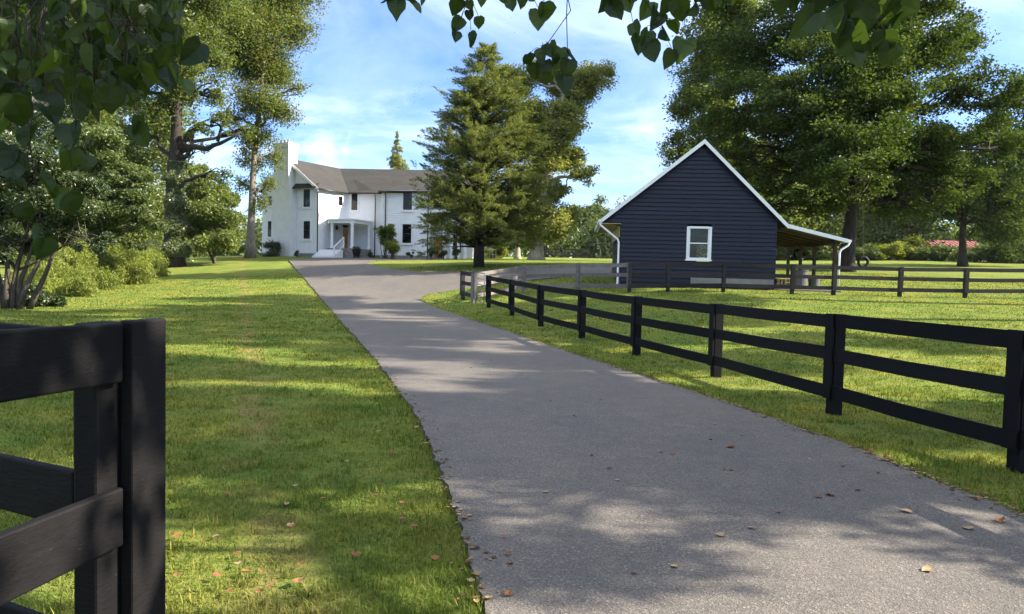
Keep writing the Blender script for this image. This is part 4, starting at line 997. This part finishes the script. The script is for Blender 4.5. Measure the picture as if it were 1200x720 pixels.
# entrance door on the main wall behind
def panel(X0,Y0,X1,Y1,p,q,mat,name,off=.04,root=None):
    a=on_wall(*Z1(X0,Y0),p,q); b=on_wall(*Z1(X1,Y1),p,q); d=np.array([*(q-p),0]); d/=np.linalg.norm(d); n=np.array([d[1],-d[0],0])
    c=(a+b)/2; c[2]=(a[2]+b[2])/2; mb=MB(); mb.box(c+n*off,d*abs((b-a)@d)/2,n*.03,np.array([0,0,(a[2]-b[2])/2])); return mb.build(name,mat,root or house)
# door sits on the short wall next to the inner corner (door leaf, transom, side light)
dq=(B_+(C_-B_)*.80,B_+(C_-B_)*1.0)
door=panel(386,524,413,612,B_,C_,MAT['door_wood'],'door',.04)
panel(381,500,414,521,B_,C_,MAT['pane'],'transom',.05)
panel(378,500,381,612,B_,C_,MAT['white_paint'],'door_frame',.06); panel(414,500,417,612,B_,C_,MAT['white_paint'],'door_frame',.06)
hd=on_wall(*Z1(390,575),B_,C_); mb=MB(); mb.box(hd+np.array([.1,-.16,0]),(.02,0,0),(0,.02,0),(0,0,.12)); mb.build('handle',MAT['black_metal'],door)
# lantern by the door
lp=on_wall(*Z1(356,519),B_,C_); mb=MB(); mb.lathe(lp+np.array([.1,-.16,-.2]),[(.05,0),(.11,.05),(.13,.32),(.04,.42)],8); mb.build('wall_lantern',MAT['black_metal'],house)
# steps
st0=pl(376.5,65.9); st1=pl(402,65.25)
dd=(st1-st0)/np.linalg.norm(st1-st0); nn2=np.array([dd[1],-dd[0]])
for k in range(5):
    z1=pf-(pf-ZB-.05)*(k+1)/6; mb=MB(); o0=st0+nn2*(.30*k); o1=st1+nn2*(.30*k); mb.prism([o0+nn2*.299,o1+nn2*.299,o1,o0][::-1] if False else [o0,o0+nn2*.299,o1+nn2*.299,o1],ZB-.5,z1); mb.build('step',MAT['white_paint'],house)
mb=MB(); s0=st1+dd*.05; top_=np.array([*(s0+nn2*.0),pf+.95]); bot_=np.array([*(s0+nn2*1.6),ZB+.95])
mb.bar(top_,bot_,.06,.07); mb.bar(top_-(0,0,.75),bot_-(0,0,.75),.05,.06)
for t_ in (0,1): q=top_+(bot_-top_)*t_; mb.bar(q-np.array([0,0,.97]),q+np.array([0,0,.05]),.09,.09,up=(0,1,0))
for t_ in np.linspace(.1,.9,8): q=top_+(bot_-top_)*t_; mb.bar(q-np.array([0,0,.74]),q-np.array([0,0,.03]),.025,.025,up=(0,1,0))
mb.build('railing',MAT['white_paint'],house)
# right hand porch behind the cedar
mb=MB(); yb=68.0; mb.prism([pl(504.5,66.0),pl(556,65.6),pl(556,67.3),pl(504.5,68.1)],P(520,250,66)[2],P(520,246,66)[2]); mb.build('porch_roof',MAT['white_paint'],house)
for px in (521,529,537,545):
    c=pl(px,66.2); zt_=P(px,250,66.2)[2]; mb=MB(); mb.box((*c,(ZB+zt_)/2),(.12,0,0),(0,.12,0),(0,0,(zt_-ZB)/2-.003)); mb.build('column',MAT['white_paint'],house)
zt_=P(513,262,68)[2]; c=pl(513,67.95); mb=MB(); mb.box((*c,ZB+1.1),(.36,-.02,0),(0,.05,0),(0,0,1.1)); mb.build('door',MAT['door_wood'],house)
c=pl(534,67.6); mb=MB(); mb.box((*c,ZB+1.6),(.45,-.01,0),(0,.05,0),(0,0,.75)); mb.build('window',MAT['pane'],house)
# planters by the steps
for i,(px,d,lb) in enumerate([(415.5,64.3,'black planter urn left of the pair beside the porch steps'),(419.5,64.5,'black planter urn right of the pair beside the porch steps')]):
    b=B(px,d); o=thing('planter',lb,'planter',b,'planters by the porch steps'); mb=MB(); mb.lathe(b,[(.16,0),(.17,.05),(.10,.12),(.22,.5),(.27,.72),(.27,.78),(.2,.78)],14); mb.build('urn',MAT['black_metal'],o,smooth=False)
    g=np.random.default_rng(i); c=b+np.array([0,0,.85])+g.normal(size=(200,3))*.1; v,f=leaf_cards(c,.1,g); build('plant',v,[f],MAT['shrub'],o)
# shrubs round the house
for i,(px,py,rx,ry,d,lb,lm,n,lf) in enumerate([
    (318,292,10,14,66.5,'dark upright evergreen at the house corner left of the chimney','shrub',5000,.14),(318,299,9,4,65.5,'low trimmed shrub left of the chimney','shrub',1800,.12),
    (348.5,297,3.5,3.5,65,'small round shrub right of the chimney foot','shrub',900,.1),(433,298,5,3.5,66,'low shrub right of the black planters','shrub',1200,.1),
    (452,276,11,14,63.5,'purplish open shrub tree in front of the downpipes','oak',5500,.13),(460,288,9,13,62.5,'pale green upright bush in front of the house wall','weeds',4500,.12),
    (483,298,4.5,4.5,64,'round dark shrub under the right hand window','shrub',1500,.1),(505,295,7,7,63.5,'dark shrub at the house corner behind the cedar','shrub',2500,.1),
    (519,296,7,6,63.5,'wide dark shrub left of the clipped ball','shrub',2500,.1),(535,294,6.5,8,62.5,'clipped dark ball shrub before the white porch','shrub',3200,.09),
    (582,295,10,10,72,'bright green bush right of the white porch','weeds',4500,.16),(570,297,7,8,74,'pale bush behind the cedar trunk','ivy',3000,.14),(552,297,6,7,70,'sunlit bush between the porch and the cedar trunk','weeds',2500,.14)]):
    bush('shrub',lb,px_blobs([(px,py,rx,ry)]+([(px-6,py-8,7,8),(px+7,py-6,8,9)] if i==4 else []),d,.3,130+i),n,lf,MAT[lm],150+i,cat='shrub',per=14)
# white trellis
b=B(577,71); o=thing('trellis','small white garden trellis behind the cedar','trellis',b); mb=MB()
for s in (-.3,0,.3): mb.bar(b+np.array([s,0,0]),b+np.array([s,0,1.9]),.05,.05,up=(0,1,0))
mb.build('upright',MAT['white_paint'],o); mb=MB()
for z_ in (.4,.9,1.4,1.85): mb.bar(b+np.array([-.34,-.03,z_]),b+np.array([.34,-.03,z_]),.03,.05)
mb.build('crossbar',MAT['white_paint'],o)
# far pasture fence
fp=[B(px,100) for px in (634,642,650,658,666,674,682,690)]
fence('pasture_fence','low grey pasture fence far behind the sycamore',fp,MAT['brown_fence'],batten=False,hgt=1.3,rz=[1.15,.75,.35])
# red roofed barn
b=B(1122,104); zb=b[2]; rz1=P(1120,281,104)[2]; rz0=P(1120,291,104)[2]; x0=P(1082,290,104)[0]; x1=P(1156,290,104)[0]
barn=thing('barn','low barn with a red metal roof beyond the right lawn','barn',b)
mb=MB(); mb.hexa([(x0-.3,103.6,rz0-.1),(x1+.3,103.6,rz0-.1),(x1+.3,107,rz1-.1),(x0-.3,107,rz1-.1)],[(x0-.3,103.6,rz0),(x1+.3,103.6,rz0),(x1+.3,107,rz1),(x0-.3,107,rz1)])
mb.hexa([(x0-.3,107,rz1-.1),(x1+.3,107,rz1-.1),(x1+.3,110.4,rz0-.1),(x0-.3,110.4,rz0-.1)],[(x0-.3,107,rz1),(x1+.3,107,rz1),(x1+.3,110.4,rz0),(x0-.3,110.4,rz0)])
xs=np.arange(x0-.25,x1+.3,.6)
for x in xs: mb.bar((x,103.58,rz0+.03),(x,106.97,rz1+.03),.05,.05)
mb.build('roof',MAT['red_metal'],barn)
mb=MB(); mb.prism([(x0,104),(x1,104),(x1,110),(x0,110)],zb-.6,rz0-.05); mb.build('wall',MAT['concrete'],barn)
for k in range(3): xx=x0+1.5+k*2.6; m2=MB(); m2.box((xx,103.97,zb+.9),(.5,0,0),(0,.03,0),(0,0,.45)); m2.build('window',MAT['pane'],barn)
# tyre swing under the maple
hp=P(1011.5,307,44); o=thing('tyre_swing','black tyre swing hanging from the maple limb over the lawn','swing',hp)
mb=MB(); a_=np.linspace(0,2*np.pi,21)[:-1]; ring=np.array([hp+np.array([.30*np.cos(t),0,.30*np.sin(t)]) for t in a_]); 
nR=8; vv_=[]
for k,t in enumerate(a_):
    for j in range(nR):
        ph=2*np.pi*j/nR; rr=.28+.09*np.cos(ph); vv_.append(hp+np.array([rr*np.cos(t),.10*np.sin(ph),rr*np.sin(t)]))
kk=np.arange(20); q=np.array([[k*nR+j,k*nR+(j+1)%nR,((k+1)%20)*nR+(j+1)%nR,((k+1)%20)*nR+j] for k in kk for j in range(nR)])
mb.add(vv_,[q]); mb.build('tyre',MAT['rubber'],o,smooth=True)
mb=MB(); mb.tube([hp+np.array([0,0,.3]),P(1011,215,44.4)],.012,5); mb.build('rope',MAT['rope'],o)

#@NEAR
# ------------------------------------------------------------------ overhanging heart leaved trees
side=np.array([[.2,-.1],[.42,.02],[.5,.28],[.42,.58],[.22,.84]]); midr=np.array([[0,0],[0,.3],[0,.65],[0,1.06]])
def heart(c, tipdir, nrm, size, g):
    """many heart leaves: c = stalk joint, tip direction, face normal"""
    n=len(c); tip=tipdir/np.linalg.norm(tipdir,axis=1)[:,None]; nrm=nrm-tip*(nrm*tip).sum(1)[:,None]; nrm/=np.linalg.norm(nrm,axis=1)[:,None]; sd=np.cross(tip,nrm)
    P2=np.concatenate([midr,side,side*[-1,1]]); fold=g.uniform(.0,.6,n); curl=g.uniform(-.2,.5,n); size=size*g.uniform(.72,1.18,n)
    X=P2[:,0][None]; Y=P2[:,1][None]; Zd=np.abs(X)*fold[:,None]-curl[:,None]*Y**2
    v=c[:,None]+size[:,None,None]*(X[...,None]*sd[:,None]+Y[...,None]*tip[:,None]+Zd[...,None]*nrm[:,None])
    fr=[[0,5,4],[0,6,5],[0,1,6],[1,7,6],[1,2,7],[2,8,7],[2,3,8]]; fl_=[[0,9,10],[0,10,11],[0,11,1],[1,11,12],[1,12,2],[2,12,13],[2,13,3]]
    v=v+g.normal(size=v.shape)*(size*.025)[:,None,None]
    f=np.arange(n)[:,None,None]*14+np.array(fr+fl_)[None]
    return v.reshape(-1,3), f.reshape(-1,3)
def near_tree(label, base, top, r, sprigs, crown_blobs, ncrown, seed, limb_pts, jit=.5):
    g=np.random.default_rng(seed); base=np.array([base[0],base[1],T(*base)]); root=thing('redbud_tree',label,'tree',base)
    mb=MB(); tr=curve(base-np.array([0,0,.2]),top,g,0,7,.02); mb.tube(tr,np.linspace(r,r*.6,7),12)
    br=mb; lim=[]
    for q in limb_pts:
        cv=curve(tr[-1-g.integers(0,2)],q,g,.10,9,.02); br.tube(cv,np.linspace(r*.5,.018,9),7); lim.append(cv)
    alll=np.concatenate(lim); cs=[];tp=[];nr=[];sz=[]
    for (px,py,d,s) in sprigs:       # leaf centre and length as measured
        p=P(px,py,d); L_=s*d/FPX
        t=np.array([g.normal()*.35,g.normal()*.35,-1.0]); t/=np.linalg.norm(t); st=p-t*L_*.5
        toc=CAM-p; toc/=np.linalg.norm(toc); nn_=toc+g.normal(size=3)*jit
        cs.append(st); tp.append(t); nr.append(nn_); sz.append(L_*.95)
    # twigs: leaves joined in groups to a shared twig that runs up to a limb
    cs=np.array(cs) if cs else np.zeros((0,3)); used=np.zeros(len(cs),bool)
    for i in range(len(cs)):
        if used[i]: continue
        nb=np.where((np.linalg.norm(cs-cs[i],axis=1)<.16)&~used)[0]; used[nb]=True
        node=cs[nb].mean(0)+np.array([0,0,.035]); hi=alll[np.argmin(np.linalg.norm(alll-(node+np.array([0,0,.5])),axis=1))]
        tw=curve(hi,node,g,.10,7,.03); br.tube(tw,np.linspace(.004,.0018,7),5,caps=False)
        for j in nb: br.tube([node+g.normal(size=3)*.012,(node+cs[j])/2+np.array([0,0,.012]),cs[j]],.0012,4,caps=False)
    if ncrown:
        C,Rr=blob_clumps(crown_blobs,9,g,.3,(.25,.5))
        for (x,y,z,rx,ry,rz) in crown_blobs:
            hi=alll[np.argmin(np.linalg.norm(alll-np.array([x,y,z]),axis=1))]; br.tube(curve(hi,(x,y,z),g,.1,6,.04),np.linspace(.05,.015,6),6,caps=False)
        c,idx=scatter(C,Rr,ncrown,g,.6,.5)
        t=g.normal(size=(ncrown,3))*.5; t[:,2]-=.8
        cs=np.concatenate([cs,c]); tp=np.concatenate([np.array(tp).reshape(-1,3),t]); nr=np.concatenate([np.array(nr).reshape(-1,3),g.normal(size=(ncrown,3))+np.array([0,0,.8])]); sz=np.concatenate([sz,g.uniform(.09,.14,ncrown)])
    br.build('trunk',MAT['bark_dark'],root,smooth=True)
    v,f=heart(np.asarray(cs),np.asarray(tp),np.asarray(nr),np.asarray(sz),g); build('crown',v,[f],MAT['heart'],root); return root
g=np.random.default_rng(77)
D1=3.0
sp=[(465,9,D1,24),(486,9,D1,22),(497,2,D1,14),(460,-2,D1,22),(478,-6,D1,24),
    (534,8,D1,20),(551,8,D1,14),(535,30,D1,20),(533,46,D1,20),(556,50,D1,24),(561,29,D1,17),(550,19,D1,13),(565,-2,D1,16),(545,-8,D1,22),
    (600,7,D1,18),(612,3,D1,20),(590,-3,D1,18),(631,23,D1,26),(638,14,D1,22),(624,-4,D1,22),
    (621,74,3.1,22),(628,84,3.1,18),(640,95,3.1,20),(637,80,3.1,20),(646,60,3.1,20),(655,66,3.1,22),(664,83,3.1,26),(673,67,3.1,20),(662,97,3.1,20),(634,64,3.1,18),(650,75,3.1,20),
    (712,3,D1,20),(722,14,D1,22),(735,5,D1,24),(745,35,D1,18),(748,55,D1,26),(757,45,D1,18),(764,60,D1,22),(776,40,D1,20),(783,72,D1,26),(770,22,D1,24),(790,35,D1,24),(800,55,D1,26),(797,12,D1,24),(758,12,D1,24),(780,5,D1,26),(740,-6,D1,26),(720,-8,D1,24),
    (815,8,D1,24),(832,10,D1,26),(843,2,D1,24),(822,-6,D1,24),(858,-4,D1,24)]
for (px,py,s) in [(915,12,30),(930,5,34),(943,28,32),(955,8,36),(973,25,40),(990,8,38),(998,50,42),(1012,25,36),(1018,60,22),(1025,8,36),(1035,52,30),(1045,30,34),(1052,10,36),(1060,-2,34),(975,-6,40),(1010,-8,40),(1005,72,24),(985,40,30),(960,-10,34),(920,-8,34),(1030,-10,36),(1041,65,26)]: sp.append((px,py,2.6,s))
near_tree('heart leaved tree reaching over the driveway, its leafy twigs dangling along the top',(6.6,.6),np.array([6.0,.9,2.9]),.17,sp,
   [(6.8,6.0,5.6,1.5,1.2,.9),(4.0,1.2,4.6,1.5,1.5,.8),(6.2,.4,6.6,1.7,1.6,1.0),(5.6,6.8,6.3,1.5,1.4,.9),(8.8,6.4,7.0,1.7,1.6,1.0),(5.0,2.6,6.7,1.6,1.4,1.0),(7.4,3.2,8.1,1.8,1.6,1.2),(8.3,4.9,6.5,1.7,1.5,.9),(9.6,5.8,7.3,1.5,1.3,.9),(5.6,3.4,5.9,1.4,1.3,.7),(3.6,3.3,4.9,1.2,.9,.6)],11500,41,
   [np.array(q,float) for q in [(4.4,3.0,4.4),(1.6,3.2,3.6),(.3,3.1,3.3),(-.5,3.1,3.1),(1.3,2.7,3.1),(6.6,5.2,5.2),(7.6,2.6,5.8),(4.0,.8,4.3)]])
sp=[]
for k in range(520):
    t=g.random(); px=g.uniform(-30,215)*(1-.15*t); py=g.uniform(-20,130)
    lim=np.interp(px,[-30,0,60,120,180,225],[170,170,150,125,112,105])
    if py>lim: continue
    sp.append((px,py,2.6+g.uniform(-.3,1.6),g.uniform(16,27)))
for (px,py,s) in [(205,95,34),(218,105,26),(180,92,34),(150,100,36),(165,80,36),(225,62,30),(200,70,34),(110,75,40),(85,40,38),(60,80,40),(130,120,38),(100,110,40),
    (20,220,36),(15,195,34),(55,222,34),(80,190,32),(102,195,26),(5,185,30),(70,235,30),(30,250,24),(85,240,28),(50,293,28),(45,275,26),(155,150,28),(165,160,30),(60,130,36),(20,130,36),(35,165,34),(5,150,34),(85,160,30)]: sp.append((px,py,2.4,s))
near_tree('dark heart leaved tree over the near fence in the top left corner',(-5.2,2.0),np.array([-4.6,2.1,2.9]),.15,sp,
   [(-3.4,2.6,3.6,1.0,1.0,.6),(-4.6,3.2,4.2,1.4,1.4,.9),(-3.0,1.4,3.7,1.2,1.2,.7)],1500,43,
   [np.array(q,float) for q in [(-2.6,2.6,3.2),(-1.9,2.5,3.0),(-1.5,2.5,2.75),(-1.3,2.6,2.95),(-4.0,3.0,3.9),(-3.0,1.4,3.6)]],jit=.95)
# tall trees standing to the right, outside the picture, that shade the driveway
for i,(x,y,h,lb,f0,rad,nl) in enumerate([(27,6.9,26,'tall leafy shade tree beyond the right frame edge nearest the viewer',.50,2.7,24000),(28.5,15.4,28,'tall leafy shade tree beyond the right frame edge, second from the viewer',.52,3.4,30000),
    (29.5,21.0,28.5,'tall leafy shade tree beyond the right frame edge level with the fence bend',.53,3.3,28000),(30.5,26.4,28,'tall leafy shade tree beyond the right frame edge level with the shed',.56,3.0,24000),
    (12.6,5.4,11.5,'smaller round tree beyond the right frame edge beside the near fence',.60,2.3,11500)]):
    z=T(x,y); g=np.random.default_rng(200+i)
    bl=[(x+g.uniform(-1,1)*rad,y+g.uniform(-1,1)*rad,z+h*f_,rad*g.uniform(.45,.75),rad*g.uniform(.45,.75),rad*g.uniform(.3,.45)) for f_ in np.linspace(f0,.97,24 if i<4 else 12)]
    if i==4: bl+=[(x-.2,y-1.3,z+5.3,1.9,1.3,.8),(x-.7,y-2.5,z+5.2,1.6,1.0,.6),(x+1.0,y-1.9,z+6.0,1.3,1.0,.6)]
    tree('shade_tree',lb,'tree',(x,y,z),[(x,y,z),(x+.2,y,z+h*.3),(x,y+.2,z+h*.6),(x,y,z+h*.9)],bl,nl,.34 if i<4 else .16,MAT['maple'],MAT['bark'],210+i,per=6,trunk_r=.4 if i<4 else .16)

# ------------------------------------------------------------------ fallen leaves
def dry_leaf_mesh(name, mat, seed):
    g=np.random.default_rng(seed); P2=np.concatenate([midr,side,side*[-1,1]])+g.normal(size=(14,2))*.05
    zc=np.abs(P2[:,0])*g.uniform(.3,.8)+.25*(P2[:,1]-.5)**2; v=np.column_stack([P2[:,0],P2[:,1]-.5,zc])
    fr=[[0,5,4],[0,6,5],[0,1,6],[1,7,6],[1,2,7],[2,8,7],[2,3,8],[0,9,10],[0,10,11],[0,11,1],[1,11,12],[1,12,2],[2,12,13],[2,13,3]]
    me=bpy.data.meshes.new(name); me.from_pydata(v.tolist(),[],fr); me.materials.append(mat); return me
lm_=[dry_leaf_mesh('fallen_leaf',MAT['brown_leaf'],1),dry_leaf_mesh('fallen_leaf',MAT['tan_leaf'],2),dry_leaf_mesh('fallen_leaf',MAT['tan_leaf'],3),dry_leaf_mesh('fallen_leaf',MAT['brown_leaf'],4)]
def drop(p,s,k,label,grp,rz=None,lift=.034):
    o=bpy.data.objects.new('fallen_leaf',lm_[k]); col.objects.link(o); o.location=Vector((p[0],p[1],T(p[0],p[1])+lift)); o.scale=(s,s,s)
    o.rotation_euler=(rng.uniform(-.2,.2),rng.uniform(-.2,.2),rng.uniform(0,6.3) if rz is None else rz); return tag(o,label,'leaf',grp)
for (px,py,s,k,lb) in [(855,528,.10,0,'large dark brown leaf flat in the middle of the driveway'),(972,585,.09,3,'orange brown curled leaf on the driveway right of centre'),(958,588,.06,0,'small brown leaf next to the orange brown curled one'),
    (1086,676,.078,1,'big pale tan leaf lying toward the lower right of the driveway'),(1064,606,.09,2,'pale flat leaf on the driveway below the fence corner'),(1134,625,.08,1,'pale upright leaf near the right driveway edge'),(1172,617,.08,3,'brown leaf touching the right driveway verge'),
    (880,625,.06,2,'tan leaf in the sunlit patch of the driveway'),(595,657,.05,3,'reddish leaf near the left driveway edge at the bottom'),(832,519,.05,1,'small tan leaf above the large dark brown leaf')]:
    drop(G(px,py),s*.8,k,lb,None)
for i in range(48):
    px=rng.uniform(520,1180); py=rng.uniform(400,715); p=G(px,py)
    if inside(p[None,:2],poly)[0]: drop(p,rng.uniform(.025,.05),int(rng.integers(0,4)),'tiny dry leaf scattered on the grey asphalt driveway','small leaves scattered on the driveway')
for i in range(40):
    px=rng.uniform(195,540); py=rng.uniform(470,715); p=G(px,py)
    if not inside(p[None,:2],poly)[0]: drop(p,rng.uniform(.03,.055),int(rng.choice([0,3,0,1])),'curled brown leaf lying in the grass of the left lawn','brown leaves lying in the left lawn',lift=.035)
# litter along both edges
vs=[];fs=[];n_=0
base_v=np.array([tuple(v.co) for v in lm_[0].vertices]); base_f=np.array([tuple(p.vertices) for p in lm_[0].polygons])
for line,sgn,cnt in ((RE[2:130],1,1500),(LE[2:120],-1,700)):
    for i in range(cnt):
        k=int(len(line)*rng.random()**1.3); k=min(k,len(line)-2); p=line[k]+(line[k+1]-line[k])*rng.random(); d=line[k+1]-line[k]; d/=np.linalg.norm(d)+1e-9; nrm=np.array([d[1],-d[0]])*sgn
        p=p+nrm*rng.normal(.0,.06); s=rng.uniform(.01,.034)+.02*(rng.random()>.93); a_=rng.uniform(0,6.3); ca,sa=math.cos(a_),math.sin(a_)
        v=base_v*s; v=np.column_stack([v[:,0]*ca-v[:,1]*sa,v[:,0]*sa+v[:,1]*ca,v[:,2]]); vs.append(v+np.array([p[0],p[1],T(*p)+.034])); fs.append(base_f+n_); n_+=len(v)
o=build('leaf_litter',np.concatenate(vs),[np.concatenate(fs)],leaf_mat('litter_leaf',(.05,.03,.018),(.14,.08,.04),(.34,.25,.13),.1,.02)); tag(o,'strip of small dry leaves along the driveway edges','leaf litter',kind='stuff')

# ------------------------------------------------------------------ flock of birds
bv=np.array([[-.35,0,.12],[-.1,-.12,.02],[-.1,.14,.02],[0,-.2,0],[0,.25,0],[.1,-.12,.02],[.1,.14,.02],[.35,0,.12],[0,0,-.06],[0,.0,.05]])
bf=[[0,1,2],[1,3,8],[1,9,2],[3,5,8],[5,6,9],[5,7,6],[3,9,1],[3,5,9],[2,9,4],[6,4,9],[2,4,8],[4,6,8],[1,8,2],[5,6,8]]
bme=bpy.data.meshes.new('bird'); bme.from_pydata(bv.tolist(),[],bf); bme.materials.append(MAT['bird'])
g=np.random.default_rng(31)
for i in range(85):
    if i<68: px=g.normal(490,18); py=107-(px-490)*.35+g.normal()*9
    else: px=g.normal(612,10); py=36+g.normal()*9
    p=P(px,py,150+g.uniform(-8,8)); o=bpy.data.objects.new('bird',bme); col.objects.link(o); o.location=Vector(p); s=g.uniform(.22,.42); o.scale=(s,s,s); o.rotation_euler=(g.uniform(-.5,.5),g.uniform(-.5,.5),g.uniform(0,6.3))
    tag(o,'tiny dark bird in the flock wheeling in the sky above the house roof' if i<68 else 'tiny dark bird in the smaller flock high above the cedar','bird','flock above the house roof' if i<68 else 'small flock above the cedar')

#@LIGHT
# ------------------------------------------------------------------ sun, sky, exposure
world=bpy.data.worlds.new('World'); scene.world=world; world.use_nodes=True; nt=world.node_tree; nt.nodes.clear()
out=nt.nodes.new('ShaderNodeOutputWorld'); bg=nt.nodes.new('ShaderNodeBackground'); sky=nt.nodes.new('ShaderNodeTexSky')
sky.sky_type='NISHITA'; sky.sun_disc=False; sky.sun_elevation=R(SUN_EL); sky.sun_rotation=R(SUN_AZ); sky.air_density=1.0; sky.dust_density=.6; sky.ozone_density=1.6
tc=nt.nodes.new('ShaderNodeTexCoord'); sep=nt.nodes.new('ShaderNodeSeparateXYZ'); nt.links.new(tc.outputs['Generated'],sep.inputs[0])
def math_(op,a,b=None):
    n=nt.nodes.new('ShaderNodeMath'); n.operation=op
    for i,x in enumerate((a,b)):
        if x is None: continue
        if hasattr(x,'is_output'): nt.links.new(x,n.inputs[i])
        else: n.inputs[i].default_value=x
    return n.outputs[0]
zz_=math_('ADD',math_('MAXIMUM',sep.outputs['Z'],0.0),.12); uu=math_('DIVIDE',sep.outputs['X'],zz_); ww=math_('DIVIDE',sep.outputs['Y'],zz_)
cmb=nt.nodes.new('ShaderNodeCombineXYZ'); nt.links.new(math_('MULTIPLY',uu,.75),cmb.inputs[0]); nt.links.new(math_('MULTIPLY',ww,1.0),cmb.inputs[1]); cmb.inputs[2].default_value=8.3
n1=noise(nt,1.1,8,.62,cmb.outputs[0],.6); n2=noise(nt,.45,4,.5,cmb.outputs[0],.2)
cl=math_('ADD',math_('MULTIPLY',n1,.65),math_('MULTIPLY',n2,.45)); up_=nt.nodes.new('ShaderNodeMapRange'); up_.interpolation_type='SMOOTHSTEP'; nt.links.new(sep.outputs['Z'],up_.inputs['Value']); up_.inputs['From Min'].default_value=.42; up_.inputs['From Max'].default_value=.75; up_.inputs['To Max'].default_value=.10; cl=math_('ADD',cl,up_.outputs[0])  # extra cloud cover overhead, out of view, added to brighten the shade
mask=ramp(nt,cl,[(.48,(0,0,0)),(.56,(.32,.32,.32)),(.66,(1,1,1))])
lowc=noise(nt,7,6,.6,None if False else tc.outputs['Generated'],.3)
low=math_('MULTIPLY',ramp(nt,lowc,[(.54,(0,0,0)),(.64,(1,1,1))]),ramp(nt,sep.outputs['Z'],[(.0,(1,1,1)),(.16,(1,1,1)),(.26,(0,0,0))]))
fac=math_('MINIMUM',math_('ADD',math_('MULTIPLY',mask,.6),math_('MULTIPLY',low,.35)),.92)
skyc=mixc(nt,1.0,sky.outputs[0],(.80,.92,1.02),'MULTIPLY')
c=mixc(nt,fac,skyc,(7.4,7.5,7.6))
c=mixc(nt,1.0,c,ramp(nt,sep.outputs['Z'],[(.0,(.70,.74,.84)),(.15,(.61,.67,.87)),(.34,(.60,.68,.93)),(.60,(1.08,1.08,1.08))]),'MULTIPLY')  # dims the low visible sky, keeps the unseen overhead bright as fill light
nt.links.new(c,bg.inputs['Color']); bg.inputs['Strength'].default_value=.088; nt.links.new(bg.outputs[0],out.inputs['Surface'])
sl_=bpy.data.lights.new('sun','SUN'); sl_.energy=5.0; sl_.angle=R(.5); sl_.color=(1,.90,.74); so=bpy.data.objects.new('sun',sl_); col.objects.link(so)
so.rotation_euler=Vector(SUNV).to_track_quat('Z','Y').to_euler()
# thin summer haze
mb=MB(); mb.hexa([(-950,-100,-25),(950,-100,-25),(950,1550,-25),(-950,1550,-25)],[(-950,-100,44),(950,-100,44),(950,1550,44),(-950,1550,44)])
hm,hn,ho=new_mat('haze'); hv=hn.nodes.new('ShaderNodeVolumePrincipled'); hv.inputs['Color'].default_value=(.80,.87,1,1); hv.inputs['Density'].default_value=.00007; hv.inputs['Anisotropy'].default_value=.2
hn.links.new(hv.outputs[0],ho.inputs['Volume']); tag(mb.build('haze',hm),'thin pale summer haze over the far trees','haze',kind='stuff')
for o in bpy.data.objects:
    if '_o' in o: del o['_o']
vs_=scene.view_settings; vs_.view_transform='Standard'; vs_.look='None'; vs_.gamma=1; vs_.use_curve_mapping=False; vs_.exposure=1.95
scene.render.engine='CYCLES'; cy=scene.cycles
cy.max_bounces=6; cy.diffuse_bounces=3; cy.glossy_bounces=2; cy.transmission_bounces=4; cy.transparent_max_bounces=6; cy.caustics_reflective=False; cy.caustics_refractive=False
cy.use_denoising=True; cy.use_adaptive_sampling=True; cy.adaptive_threshold=.02; cy.sample_clamp_indirect=6
